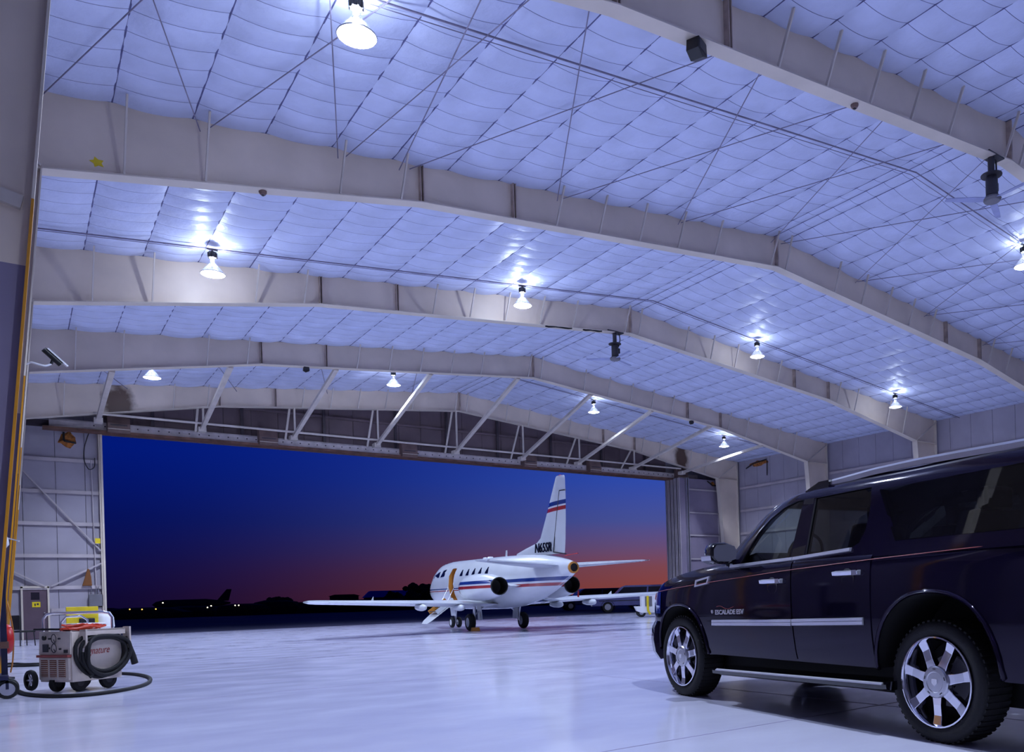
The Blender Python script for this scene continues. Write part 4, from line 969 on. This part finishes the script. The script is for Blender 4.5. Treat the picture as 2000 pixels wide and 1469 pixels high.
# front and rear bumpers, grille, plate
rings = []
for xx, yy in ((3.80, .95), (3.95, .90), (4.08, .82), (4.19, .68), (4.26, .45), (4.29, .2), (4.29, 0), (4.29, -.2), (4.26, -.45), (4.19, -.68), (4.08, -.82), (3.95, -.90), (3.80, -.95)):
    n = Vector((xx-3.2, yy*.9, 0)).normalized()
    rings.append([(xx+n.x*d, yy+n.y*d, z) for d, z in ((-.14, .36), (-.05, .34), (.0, .42), (.02, .55), (.005, .68), (-.03, .74), (-.14, .74))])
MB().loft(rings).build('front_bumper', M['suvpaint'], suv, smooth=50)
gr = MB().box(4.18, 4.27, -.42, .42, .68, .95).build('grille', M['chrome'], suv, bevel=.02)
for i in range(5): MB().box(4.26, 4.275, -.38, .38, .705+.05*i, .725+.05*i).build('grille_bar', M['dark'], gr)
MB().box(-1.40, -1.28, -.92, .92, .42, .62).build('rear_bumper', M['suvpaint'], suv, bevel=.03)
MB().box(-1.352, -1.34, -.16, .16, .78, .93).build('rear_plate', M['white'], suv)
# underbody and spare wheel, exhaust
MB().box(-1.0, 3.9, -.62, .62, .24, .46).build('underbody', M['well'], suv)
MB().lathe([(.33, .20), (.35, .24), (.35, .34), (.3, .36)], 24, 'z', (-.75, 0, 0)).build('spare_wheel', M['rubber'], suv, smooth=40)
# cabin
MB().box(-1.2, 2.3, -.88, .88, 1.15, 1.285).build('cabin_floor', M['cabin'], suv)
MB().loft([[(x, y, z) for y in (-.82, .82)] for x, z in ((2.55, 1.26), (2.3, 1.33), (2.12, 1.36), (2.02, 1.30), (2.0, 1.2))], closed=False).build('dashboard', M['cabin'], suv, smooth=40)
sw = MB().tube([(1.93-.06*math.sin(a*PI/12), .42+.185*math.cos(a*PI/12), 1.335+.175*math.sin(a*PI/12)) for a in range(24)], .016, 6, closed=True).build('steering_wheel', M['cabin'], suv, smooth=60)
MB().bar((1.93, .25, 1.335), (1.93, .59, 1.335), .03, .05).bar((1.93, .42, 1.335), (2.15, .42, 1.25), .06, .06).build('wheel_hub', M['cabin'], sw)
for x in (1.15, .1, -.65):
    for y in (.43, -.43):
        st = MB().loft([[(x0, y+yy, z) for yy, x0 in ((-.24, x+dx), (.24, x+dx), (.24, x+dx-.14), (-.24, x+dx-.14))] for z, dx in ((1.18, .02), (1.4, -.06), (1.52, -.1))]).build('seat', M['seat'], suv, bevel=.03)
        MB().cbox((x-.2, y, 1.6), (.1, .26, .15)).build('headrest', M['seat'], st, bevel=.03)
MB().tube([(1.62, .55, 1.83), (1.57, .55, 1.885)], [.02, .012], 6).build('antenna', M['gloss'], suv)
# ================================================================== OUTDOORS
M['asphalt'] = mat('dark_apron', (58, 58, 86), .85, var=.2, scale=.15)
M['sil'] = mat('night_foliage', (10, 13, 12), .9, var=.3, scale=1.)
M['sil2'] = mat('night_building', (16, 17, 30), .8, var=.1)
M['bluesheet'] = mat('blue_sheet_roof', (70, 90, 215), .6)
g = MB().box(-250, 420, YW+.12, 620, -.25, -.02).build('ground', M['asphalt']); tag(g, 'dark unlit apron and grass outside the hangar door', 'ground', kind='structure')
def hedge():
    m = MB(); rnd = random.Random(3)
    x = -60.
    while x < 170:
        w = rnd.uniform(2.5, 5); y = 112-.14*x+rnd.uniform(-2, 2); h = rnd.uniform(1.2, 1.75)
        r1 = []
        for z, s in ((-.05, 1.), (h*.5, 1.05), (h*.85, .8), (h, .35)):
            r1.append([(x+w*s*math.cos(a)*rnd.uniform(.85, 1.1), y+w*.5*s*math.sin(a)*rnd.uniform(.85, 1.1), z) for a in [2*PI*k/9 for k in range(9)]])
        m.loft(r1); x += w*1.1
    return m
o = hedge().build('hedge_band', M['sil']); tag(o, 'black band of scrub along the horizon outside the door', 'scrub', kind='stuff')
def at_u(u, dist):
    """world x,y of image column u on the horizon at a given distance"""
    a = YAW + math.atan((u-CX)/F_PX); return (dist*math.sin(a), dist*math.cos(a))
def tree(u, d, h, r, lb):
    x, y = at_u(u, d); t = thing('tree', lb, 'tree', (x, y, -.05), group='far trees'); rnd = random.Random(int(u))
    MB().tube([(0, 0, 0), (.1, 0, h*.3), (0, .1, h*.6)], [.16, .13, .08], 7).build('trunk', M['sil'], t)
    m = MB()
    for k in range(60):
        a = rnd.uniform(0, 2*PI); q = r*rnd.uniform(0, .85)**.7; z = h*rnd.uniform(.42, .97); q *= (1.15-(z/h-.6)**2*2.2)
        s = r*rnd.uniform(.22, .38)
        m.lathe([(.0, -s*.7), (s*.8, -s*.3), (s*.9, s*.2), (s*.4, s*.65), (.0, s*.75)], 6, 'z', (q*math.cos(a), q*math.sin(a), z), cap=False)
    m.build('crown', M['sil'], t)
tree(543, 120, 2.0, 1.6, 'small dark bushy tree on the horizon left of the jet wing')
tree(818, 95, 3.0, 1.6, 'dark round tree on the horizon just left of the jet nose')
tree(770, 130, 2.6, 1.3, 'small dark tree beside the blue roofed shed')
def shed(u, d, w, h, dp, lb, roof, gable=.5):
    x, y = at_u(u, d); t = thing('shed', lb, 'building', (x, y, -.05), -YAW+.4, group='far buildings')
    MB().box(-w/2, w/2, -dp/2, dp/2, 0, h).build('wall', M['sil2'], t)
    MB().prism([(-w/2-.3, h), (w/2+.3, h), (w/2-.8, h+gable), (-w/2+.8, h+gable)], 'y', -dp/2-.3, dp/2+.3).build('roof', roof, t)
    MB().box(-w*.3, -w*.12, -dp/2-.03, -dp/2, 0, h*.75).build('door', M['sil'], t)
shed(758, 150, 7.6, 2.0, 6, 'low shed with a dull blue roof behind the left jet wing', M['bluesheet'], 1.1)
shed(672, 175, 5.2, 2.6, 5, 'dark flat shed left of the blue roofed one', M['sil2'], .3)
# parked airliner far away
x, y = at_u(370, 260); al = thing('parked_airliner', 'dark distant airliner silhouette on the horizon at left', 'airplane', (x, y, 0), -.35)
MB().lathe([(.0, -9), (.8, -8), (1.25, -6), (1.3, 4), (.9, 7), (.25, 10)], 14, 'x', (0, 0, 2.2), cap=False).build('fuselage', M['sil2'], al, smooth=50)
MB().prism([(6.6, 2.8), (9.6, 2.8), (10.4, 6.0), (9.2, 6.0)], 'y', -.15, .15).build('fin', M['sil2'], al)
MB().prism([(-1.5, 0), (1.5, 0), (3.6, 9), (2.4, 9)], 'z', 1.6, 1.8).prism([(-1.5, 0), (1.5, 0), (3.6, -9), (2.4, -9)], 'z', 1.6, 1.8).build('wing', M['sil2'], al)
for yy in (-1.5, 1.5): MB().tube([(0, yy, 0), (0, yy, 1.8)], .3, 8).build('gear_leg', M['sil2'], al)
# airfield lamps
M['al_w'] = emis('white_lamp', (255, 236, 190), 3.0); M['al_y'] = emis('amber_lamp', (255, 190, 80), 2.0)
for i, (u, d, z, k) in enumerate([(318, 230, 2.2, 'al_w'), (253, 200, .9, 'al_y'), (277, 210, .8, 'al_y'), (304, 205, .8, 'al_y'), (405, 180, .85, 'al_w'), (412, 190, 1.15, 'al_w'), (459, 175, 1.1, 'al_w'), (466, 175, 1.1, 'al_w')]):
    x, y = at_u(u, d); y -= 100 if False else 0
    dd = 100/d; x, y = at_u(u, 100); zz = 1.0155+(z-1.0155)*dd+.12
    t = thing('airfield_light', 'tiny %s airfield light on the horizon, %s from the left' % ('white' if k == 'al_w' else 'amber', ('fourth', 'first', 'second', 'third', 'fifth', 'sixth', 'seventh', 'eighth')[i]), 'light', (x, y, -.05), group='airfield lights')
    MB().tube([(0, 0, 0), (0, 0, zz)], .02, 6).build('pole', M['sil'], t)
    MB().lathe([(.0, .07), (.06, .04), (.06, -.04), (.0, -.06)], 8, 'z', (0, 0, zz+.05), cap=False).build('lamp_head', M[k], t)

# vehicles outside
def suburban(u, d, rz, lb, col, s=1.):
    x, y = at_u(u, d); t = thing('parked_van', lb, 'car', (x, y, -.02), rz, group='vehicles outside the door')
    p = mat('van_paint', col, .35, coat=.4)
    prof = [(-2.6, .45), (-2.65, .9), (-2.55, 1.05), (-2.5, 1.75), (-2.3, 1.82), (.5, 1.82), (.75, 1.72), (1.35, 1.1), (2.45, 1.0), (2.6, .85), (2.62, .45)]
    MB().prism([(a*s, b*.93) for a, b in prof], 'y', -.95, .95).build('body', p, t, bevel=.05)
    for q in (-1, 1):
        MB().prism([(-2.35*s, 1.06), (-.9*s, 1.06), (-.95*s, 1.58), (-2.3*s, 1.58)], 'y', q*.955, q*.94).build('window', M['navy'], t)
        MB().prism([(-.8*s, 1.06), (1.15*s, 1.06), (.62*s, 1.58), (-.85*s, 1.58)], 'y', q*.955, q*.94).build('window', M['navy'], t)
        MB().box(-2.2*s, 2.2*s, q*.95-.008, q*.95+.008, .72, .77).build('side_trim', M['dark'], t)
        for xx in (1.65, -1.6):
            w = MB().lathe([(.2, -.11), (.33, -.11), (.36, 0), (.33, .11), (.2, .11)], 20, 'y', (xx*s, q*.86, .36), cap=False).build('tyre', M['rubber'], t, smooth=50)
            MB().lathe([(.0, -.1), (.21, -.1), (.21, .1), (.0, .1)], 16, 'y', (xx*s, q*.86, .36), cap=False).build('hub', M['alu'], w)
            MB().lathe([(.4, -.02), (.43, .0), (.4, .02)], 20, 'y', (xx*s, q*.945, .38), cap=False).build('arch', M['black'], t)
    MB().box(2.55*s, 2.7*s, -.9, .9, .42, .62).build('bumper', M['alu'], t)
    return t
suburban(1236, 53, PI-YAW+.1, 'lavender blue parked utility wagon beyond the right jet wing', (92, 92, 150))
suburban(1150, 66, PI-YAW+.3, 'dark blue parked wagon half hidden behind the jet engine', (30, 34, 84))
suburban(1285, 62, PI-YAW+.5, 'dark parked car with a pale roof edge behind the white ground cart', (44, 48, 96))

# white ground cart inside the door at right
gc = thing('ground_cart', 'white wheeled ground cart with a yellow hose near the SUV nose', 'cart', (23.55, 30.8, 0), -YAW+.1)
MB().prism([(-.75, .28), (-.55, .2), (.3, .2), (.5, .42), (1.0, .42), (1.0, 1.02), (-.55, 1.02), (-.55, .5), (-.85, .5)], 'y', -.5, .5).build('body', M['white'], gc, bevel=.015)
MB().box(-.38, -.05, -.515, -.5, .5, .96).build('recess', M['grey'], gc)
MB().tube([(-.25, -.54, .98), (-.26, -.57, .6), (-.25, -.55, .3), (-.15, -.57, .12)], .055, 8).build('yellow_hose', M['sign_y'], gc, smooth=50)
MB().box(.2, .34, -.51, -.5, .78, .92).build('gauge', M['grey'], gc)
for xx, yy in ((-.55, -.4), (-.55, .4), (.78, -.45), (.78, .45)):
    w = MB().lathe([(.1, -.06), (.19, -.06), (.21, 0), (.19, .06), (.1, .06)], 18, 'y', (xx, yy, .21), cap=False).build('tyre', M['rubber'], gc, smooth=50)
    MB().lathe([(.0, -.05), (.11, -.055), (.11, .055), (.0, .05)], 14, 'y', (xx, yy, .21), cap=False).build('hub', M['alu'], w)

# ================================================================== GROUND POWER UNIT
PH = math.radians(33)
gp = thing('power_unit', 'cream wheeled ground power unit with gauges and a coiled black hose', 'generator', (.56, 12.72, 0), PH)
b, a_ = .76, .73; gp.scale = (.86, .78, 1)
MB().box(0, b, 0, a_, .13, .76).build('housing', M['offwhite'], gp, bevel=.008)
MB().box(-.035, .0, .03, a_-.03, .16, .44).build('lower_panel', M['offwhite'], gp, bevel=.006)
MB().box(-.06, .02, .01, a_-.01, .445, .475).build('ledge', mat('faded_red', (150, 70, 66), .5), gp)
pn = MB().prism([(-.02, .48), (.02, .48), (.02, .77), (-.005, .77)], 'y', .01, a_-.01).build('control_panel', M['offwhite'], gp)
for yy, zz, r in ((.36, .68, .055), (.36, .56, .055)):
    gg = MB().lathe([(r, 0), (r, -.012), (r*.85, -.014), (.0, -.012)], 20, 'x', (-.012, yy, zz), cap=False).build('gauge', M['offwhite'], gp)
    MB().tube([(-.028, yy+r*math.cos(k*PI/10), zz+r*math.sin(k*PI/10)) for k in range(20)], .006, 5, closed=True).build('gauge_ring', M['dark'], gg)
    MB().bar((-.03, yy, zz-.01), (-.03, yy-.02, zz-.04), .006, .01).build('needle', M['dark'], gg)
MB().box(-.03, -.01, .50, .62, .51, .61).build('meter', M['dark'], gp)
MB().lathe([(.03, 0), (.03, -.03), (.0, -.032)], 12, 'x', (-.012, .58, .69), cap=False).build('knob', M['black'], gp)
for yy, zz in ((.46, .68), (.24, .68), (.47, .56), (.22, .55)): MB().lathe([(.012, 0), (.012, -.03), (.0, -.03)], 8, 'x', (-.012, yy, zz), cap=False).build('switch', M['dark'], gp)
MB().box(-.03, -.01, .06, .14, .5, .54).build('plate', M['dark'], gp)
for c in range(3):
    y0 = .1+.2*c
    gv = MB().box(-.04, -.03, y0, y0+.15, .19, .41).build('louvre_recess', mat('rust_louvre', (120, 58, 34), .7), gp)
    for k in range(9): MB().bar((-.043, y0, .2+.024*k), (-.043, y0+.15, .2+.024*k), .016, .008).build('louvre', M['offwhite'], gv)
# hose hanger and coil on the long face
hg = MB().box(.12, b-.02, -.13, -.01, .765, .785).box(.12, b-.02, -.13, -.12, .71, .785).box(.12, .145, -.14, .0, .55, .785).build('hose_hanger', M['offwhite'], gp)
MB().box(b+.02, b+.045, -.17, -.02, .52, .80).build('hanger_post', M['offwhite'], hg)
hc = thing('coiled_hose', 'thick black cable coiled over the hanger of the cream power unit', 'hose', (.56, 12.72, 0), PH)
hc.scale = (.86, .78, 1)
for i in range(4):
    pts = []; w, zb, zt, yo = (.37, .345, .315, .33)[i], (.17, .215, .25, .19)[i], (.73, .70, .665, .69)[i], (-.05, -.085, -.12, -.155)[i]
    for k in range(36):
        t = 2*PI*k/36; c, q = math.sin(t), math.cos(t)
        zc = .47
        if q >= 0: x = .43+w*abs(c)**.75*(1 if c > 0 else -1); z = zc+(zt-zc)*abs(q)**.6
        else: x = .43+w*c*(1-.06*q*q)+.02*i*q; z = zc+(zc-zb)*-abs(q)
        pts.append((x+(.02*i-.03), yo-.02*math.cos(2*t+i), z+.008*math.sin(3*t+i)))
    MB().tube(pts, .026, 8, closed=True).build('hose_loop', M['rubber'], hc, smooth=60)
MB().tube([(.76, -.1, .66), (.82, -.1, .55), (.87, -.11, .40), (.90, -.11, .30)], [.03, .036, .046, .05], 10).build('connector', M['rubber'], hc, smooth=60)
MB().tube([(.09, -.1, .5), (.10, -.11, .38), (.16, -.12, .27), (.21, -.13, .21), (.17, -.13, .18)], .024, 8).build('hose_tail', M['rubber'], hc, smooth=60)
# lettering
text_obj('lettering', 'Signature', .135, mat('red_script', (168, 26, 24), .5), gp, basis((.17, -.004, .46), (1, 0, .03), (0, 0, 1), (0, -1, 0)), shear=.35, extrude=.002, bold=-.001, xs=.78)
# handles
MB().tube([(.03, a_-.05, .74), (.03, a_-.05, .93), (.06, a_-.08, .985), (.12, a_-.13, 1.0), (.62, .23, 1.0), (.69, .17, .985), (.72, .14, .93), (.72, .14, .74)], .019, 10).build('push_handle', M['chrome'], gp, smooth=60)
MB().tube([(.25, a_-.1, .76), (.26, a_-.1, .88), (.32, a_-.12, .95), (.5, a_-.2, .955), (.57, a_-.24, .9), (.58, a_-.25, .78)], .015, 8).build('lifting_bail', M['chrome'], gp, smooth=60)
MB().box(.3, b-.02, .3, a_-.02, .76, .86).build('top_case', M['white'], gp, bevel=.012)
MB().tube([(-.06, a_+.02, .80), (-.05, .4, .80), (-.0, .2, .795), (.05, .1, .77)], .014, 6).build('grab_rail', M['black'], gp, smooth=60)
for xx, yy, r in ((.06, .45, .105), (.16, .1, .12), (.60, .1, .13), (.55, .62, .13)):
    w = MB().lathe([(r*.45, -.045), (r*.9, -.045), (r, -.02), (r, .02), (r*.9, .045), (r*.45, .045)], 20, 'y', (xx, yy, r), cap=False).build('wheel', M['rubber'], gp, smooth=50)
    MB().lathe([(.0, -.035), (r*.5, -.04), (r*.5, .04), (.0, .035)], 12, 'y', (xx, yy, r), cap=False).build('hub', M['dark'], w)
    MB().box(xx-.03, xx+.03, yy-.055, yy+.055, r, .14).build('fork', M['dark'], gp)
sp = MB().lathe([(.09, -.03), (.125, -.03), (.135, 0), (.125, .03), (.09, .03)], 24, 'x', (-.1, a_+.06, .16), cap=False).build('tow_wheel', M['rubber'], gp, smooth=50)
for k in range(3): MB().bar((-.1, a_+.06-.1*math.cos(k*PI/3), .16-.1*math.sin(k*PI/3)), (-.1, a_+.06+.1*math.cos(k*PI/3), .16+.1*math.sin(k*PI/3)), .02, .02).build('spoke', M['alu'], sp)
# orange-red cable heap on top
oc = thing('extension_cable', 'orange-red cable heaped on top of the cream power unit', 'cable', (.56, 12.72, .765), PH); oc.scale = (.86, .78, 1.4)
rnd = random.Random(5); pts = []
for k in range(150):
    t = k*.42; r = .1+.06*math.sin(k*.37)
    pts.append((.28+r*2.0*math.cos(t)+.03*math.sin(k), .16+r*.75*math.sin(t), .012+.045*(k/150)+.008*math.sin(k*1.7)))
MB().tube(pts, .0085, 5).build('cable_loops', M['orange'], oc, smooth=60)
# hose on the floor
def spline(P, n=10):
    P = [Vector(p) for p in P]; Q = [P[0]]+P+[P[-1]]; out = []
    for i in range(1, len(Q)-2):
        for k in range(n):
            t = k/n; p0, p1, p2, p3 = Q[i-1:i+3]
            out.append(.5*((2*p1)+(-p0+p2)*t+(2*p0-5*p1+4*p2-p3)*t*t+(-p0+3*p1-3*p2+p3)*t**3))
    out.append(P[-1]); return out
fh = MB().tube(spline([(-.42, 14.3, .024), (-.2, 14.35, .024), (-.06, 14.1, .024), (.09, 12.85, .024), (.32, 12.2, .024), (.61, 11.98, .024), (.92, 12.12, .024), (1.24, 12.6, .024), (1.44, 13.3, .024), (1.53, 14.2, .024), (1.46, 15.0, .024), (1.3, 15.5, .024)]), .024, 8).build('floor_hose', M['rubber'], None, smooth=60)
tag(fh, 'black hose looping across the floor around the cream power unit', 'hose')
tag(MB().tube(spline([(-.6, 20.6, .02), (-.1, 20.9, .02), (.2, 20.3, .02), (.5, 20.2, .02), (.8, 20.5, .02)]), .022, 8).tube(spline([(-.6, 19.6, .02), (-.1, 19.9, .02), (.3, 19.6, .02), (.7, 19.9, .02)]), .02, 8).build('air_line', M['rubber'], None, smooth=60), 'two thin black lines on the floor behind the power unit', 'hose')

# ================================================================== LEFT EDGE EQUIPMENT
tr = thing('equipment_trolley', 'tall dark blue steel trolley cut by the left picture edge', 'trolley', (-.10, 12.6, 0))
bl = mat('blue_black_steel', (34, 36, 66), .4, metal=.4)
MB().box(-.03, .03, -.02, .03, .28, 1.88).build('post', bl, tr); MB().box(-.09, -.055, -.02, .02, .28, 1.88).build('post', bl, tr)
MB().box(-.62, .03, -.3, .3, .24, .29).build('base_frame', bl, tr)
MB().box(-.62, -.1, -.28, .28, .29, .95).build('cabinet', M['black'], tr, bevel=.01)
MB().box(-.12, .045, -.05, .06, .60, .68).build('clamp', M['rust'], tr)
for xx, yy in ((.02, -.05), (.02, .28), (-.55, .0)):
    w = MB().lathe([(.075, -.025), (.105, -.025), (.115, 0), (.105, .025), (.075, .025)], 24, 'y', (xx, yy, .115), cap=False).build('caster_wheel', M['rubber'], tr, smooth=50)
    MB().lathe([(.0, -.02), (.075, -.022), (.075, .022), (.0, .02)], 16, 'y', (xx, yy, .115), cap=False).build('hub', M['alu'], w)
    MB().bar((xx, yy, .115), (xx, yy, .26), .05, .03).build('fork', bl, tr)
rg = thing('cloth', 'white cloth draped on top of the blue steel trolley post', 'cloth', (-.10, 12.6, 1.86))
MB().loft([[(.06*s*math.cos(k*PI/5)+.01*math.sin(3*k), .06*s*math.sin(k*PI/5), z+.01*math.cos(2*k)) for k in range(10)] for z, s in ((-.07, .8), (-.03, 1.3), (.03, 1.2), (.08, .9), (.11, .4))]).build('bundle', M['white'], rg, smooth=60)
MB().bar((.05, 0, .06), (.17, -.03, .02), .04, .015).build('loose_end', M['white'], rg)
rl_ = thing('hose_reel', 'red round hose reel on a stand beside the left column', 'reel', (-.10, 16.4, 0), .25)
MB().lathe([(.0, -.04), (.22, -.04), (.23, -.02), (.23, .02), (.22, .04), (.0, .04)], 28, 'x', (0, 0, .62), cap=False).build('disc', M['red'], rl_, smooth=40)
MB().lathe([(.0, .06), (.05, .06), (.06, .03)], 14, 'x', (0, 0, .62), cap=False).build('hub', M['alu'], rl_, smooth=40)
MB().bar((-.06, 0, 0), (-.06, 0, 1.15), .05, .05).box(-.12, .06, -.14, .14, 0, .03).build('stand', M['dark'], rl_)
MB().tube(spline([(.02, .1, .75), (.05, .12, 1.05), (.02, .05, 1.25), (.03, -.08, 1.05), (.06, -.12, .7), (.05, -.1, .3), (.03, -.05, .1)]), .012, 6).build('hose', mat('amber_hose', (150, 96, 30), .5), rl_, smooth=60)
ch = thing('black_chair', 'small black chair standing by the dark personnel door', 'chair', (.22, 32.2, 0), .5)
MB().box(-.22, .22, -.22, .22, .42, .48).build('seat', M['black'], ch, bevel=.02)
MB().box(-.22, -.16, -.2, .2, .5, .95).build('backrest', M['black'], ch, bevel=.02)
for xx in (-.19, .19):
    for yy in (-.19, .19): MB().tube([(xx, yy, .42), (xx*1.1, yy*1.1, 0)], .016, 6).build('leg', M['dark'], ch)
tg = thing('tow_tug', 'small tow tug with a yellow back panel behind the power unit', 'tractor', (1.85, 31.6, 0), .05)
MB().box(-.55, .6, -.5, .9, .2, .55).build('chassis', M['white'], tg, bevel=.04)
MB().box(-.62, .2, -.45, -.38, .3, 1.16).build('back_panel', M['sign_y'], tg, bevel=.02)
MB().lathe([(.32, .5), (.30, .8), (.2, .98), (.0, 1.02)], 18, 'z', (.4, .3, 0)).build('hood_dome', M['white'], tg, smooth=50)
MB().box(-.3, .1, -.5, -.46, .55, .8).build('seat_back', M['black'], tg, bevel=.03)
for xx in (-.5, .5):
    for yy in (-.3, .75): MB().lathe([(.08, -.06), (.2, -.06), (.22, 0), (.2, .06), (.08, .06)], 18, 'x', (xx, yy, .22), cap=False).build('wheel', M['rubber'], tg, smooth=50)
# ================================================================== WALL AND FRAME FIXTURES
eb = thing('electrical_box', 'grey electrical cabinet on the wall beside the left door jamb', 'cabinet', (2.5, YW-.1, 1.2))
MB().box(-.2, .27, -.1, .0, 0, .46).build('casing', M['grey'], eb, bevel=.01); MB().box(-.17, .24, -.108, -.1, .03, .43).build('cover', M['grey'], eb)
for xx in (-.1, .05, .12): MB().tube([(xx, -.05, .46), (xx, -.05, .78)], .015, 6).build('conduit', M['alu'], eb)
tag(MB().tube([(2.55, YW-.12, 1.98), (2.5, YW-.12, 6.9)], .02, 6).build('wall_conduit', M['girt'], None), 'thin vertical conduit up the wall beside the left jamb', 'conduit')
tag(MB().tube(spline([(2.45, YW-.16, 7.95), (2.3, YW-.16, 7.4), (2.28, YW-.16, 6.9), (2.42, YW-.16, 6.55), (2.6, YW-.16, 6.65), (2.62, YW-.16, 7.0)]), .018, 6).build('hanging_cable', M['dark'], None, smooth=60), 'dark cable loop hanging from the door head near the left jamb', 'cable')
bg_ = MB().prism([(2.1, 2.0), (2.42, 2.0), (2.4, 2.35), (2.34, 2.66), (2.28, 2.66), (2.2, 2.35)], 'y', YW-.2, YW-.12).build('canvas_bag', mat('brown_canvas', (116, 70, 30), .8), None, bevel=.02); tag(bg_, 'narrow brown canvas bag hung on the wall girt by the jamb', 'bag')
tag(MB().box(2.55, 2.72, YW-.26, YW-.245, 3.65, 3.85).build('wall_notice', M['sign_y'], None), 'small yellow notice on the left door jamb', 'sign')
# torn insulation on the walls
M['fibre'] = mat('torn_fibreglass', (150, 92, 40), .9, var=.35, scale=9, bump=.6, bscale=14)
def torn(par, o, ex, ez, ny, w, h, seed, flap):
    rnd = random.Random(seed); o, ex, ez, ny = map(Vector, (o, ex, ez, ny)); m = MB(); n = 14
    ring = [o+ex*(w*math.cos(2*PI*k/n)*rnd.uniform(.6, 1.05))+ez*(h*math.sin(2*PI*k/n)*rnd.uniform(.5, 1.1)) for k in range(n)]
    top = [p*.55+o*.45+ny*rnd.uniform(.03, .08) for p in ring]
    m.loft([ring, top]); p = m.build('torn_insulation', M['fibre'], par)
    f = MB(); a, b, c = flap
    f.bar(o+ex*a[0]+ez*a[1]+ny*.06, o+ex*b[0]+ez*b[1]+ny*.09, .07, .02, up=ny); f.bar(o+ex*b[0]+ez*b[1]+ny*.09, o+ex*c[0]+ez*c[1]+ny*.07, .07, .02, up=ny); f.build('hanging_flap', M['black'], p)
torn(wf, (1.78, YW-.002, 7.68), (1, 0, 0), (0, 0, 1), (0, -1, 0), .36, .36, 4, ((-.12, .26), (-.12, -.08), (.26, -.14)))
torn(dl, (34.0, 37.985, 7.75), (1, 0, 0), (0, 0, 1), (0, -1, 0), .2, .16, 6, ((-.5, .15), (-.1, -.1), (.25, -.1)))
torn(wr, (35.698, 35.6, 8.85), (0, -1, 0), (0, 0, 1), (-1, 0, 0), .95, .2, 9, ((-1.1, -.2), (-.4, .02), (.7, .12)))
MB().bar((35.6, 34.85, 8.9), (35.62, 34.9, 8.0), .06, .02, up=(1, 0, 0)).build('hanging_flap', M['black'], wr)
# sticker on the second frame
MB().prism([(1.24+.11*math.cos(k*PI/5)*(1 if k % 2 else .55), 8.38+.09*math.sin(k*PI/5)*(1 if k % 2 else .55)) for k in range(10)], 'y', -.012, -.006).build('sticker', M['sign_y'], frames[1])
for xa, xb in ((13.75, 14.75), (15.2, 15.95)):  # black strips added in place of dark smudges under the flange
    MB().tube([(xa+(xb-xa)*k/8, -.10+.015*math.sin(k*2), zbot(xa+(xb-xa)*k/8)-.035-.012*math.sin(k*1.3)) for k in range(9)], .028, 6).build('smudge_strip', M['black'], frames[2])
# loudspeakers under the frames
def speaker(x, y, lb, rz, k=.75):
    t = thing('loudspeaker', lb, 'speaker', (x, y, zbot(x)-.03), rz, group='loudspeakers'); t.scale = (k, k, k)
    MB().prism([(-.17, 0), (.17, 0), (.2, -.24), (0, -.34), (-.2, -.24)], 'y', -.14, .14).build('case', M['black'], t, bevel=.01)
    MB().box(-.15, .15, -.15, -.14, -.22, -.04).build('grille', M['dark'], t); MB().box(-.03, .03, -.03, .03, -.02, .05).build('bracket', M['dark'], t)
speaker(8.25, FY[0]-.02, 'black box loudspeaker under the nearest roof frame at top right', .4)
speaker(8.2, FY[3]-.02, 'black box loudspeaker under the fourth roof frame left of centre', .0, .5)
speaker(25.8, FY[3]-.02, 'black box loudspeaker under the fourth roof frame above the right door end', .0, .5)
for x, k, lb in ((3.75, 1, 'small beige detector under the second roof frame at left'), (12.0, 0, 'small beige detector under the nearest roof frame')):
    t = thing('detector', lb, 'detector', (x, FY[k], zbot(x)-.022), group='ceiling detectors')
    MB().lathe([(.07, 0), (.07, -.03), (.045, -.07), (.0, -.075)], 14, 'z').build('casing', M['hood'], t, smooth=40); MB().lathe([(.03, -.07), (.02, -.09), (.0, -.09)], 10, 'z').build('sensor', M['dark'], t)
# security camera on the second column
cc = thing('security_camera', 'white bullet security camera on an arm from the second left column', 'camera', (.28, 16.15, 4.92))
MB().tube(spline([(-.05, .1, -.02), (.02, .0, .0), (.12, -.04, -.03), (.2, -.05, -.04), (.27, -.05, .0)], 6), .014, 8).build('arm', M['white'], cc, smooth=60)
dv = Vector((.22, .05, -.2)).normalized()
c0 = Vector((.3, -.05, .1))
cb = MB().tube([c0-dv*.17, c0-dv*.165, c0+dv*.13], [.03, .042, .045], 12).build('housing', M['black'], cc, smooth=50)
MB().bar(c0-dv*.15+Vector((.035, 0, .03)), c0+dv*.2+Vector((.035, 0, .03)), .1, .02, up=(.7, 0, .7)).build('sunshield', M['white'], cb)
MB().tube([(.27, -.05, .0), c0], .02, 8).build('knuckle', M['black'], cc)
# clamp bar on the nearest column
st = MB().bar((-1.0, FY[0]-.03, 4.95), (.14, FY[0]-.03, 4.68), .06, .12).build('cross_bar', M['brace'], frames[0]); st.location = (0, -FY[0], 0)
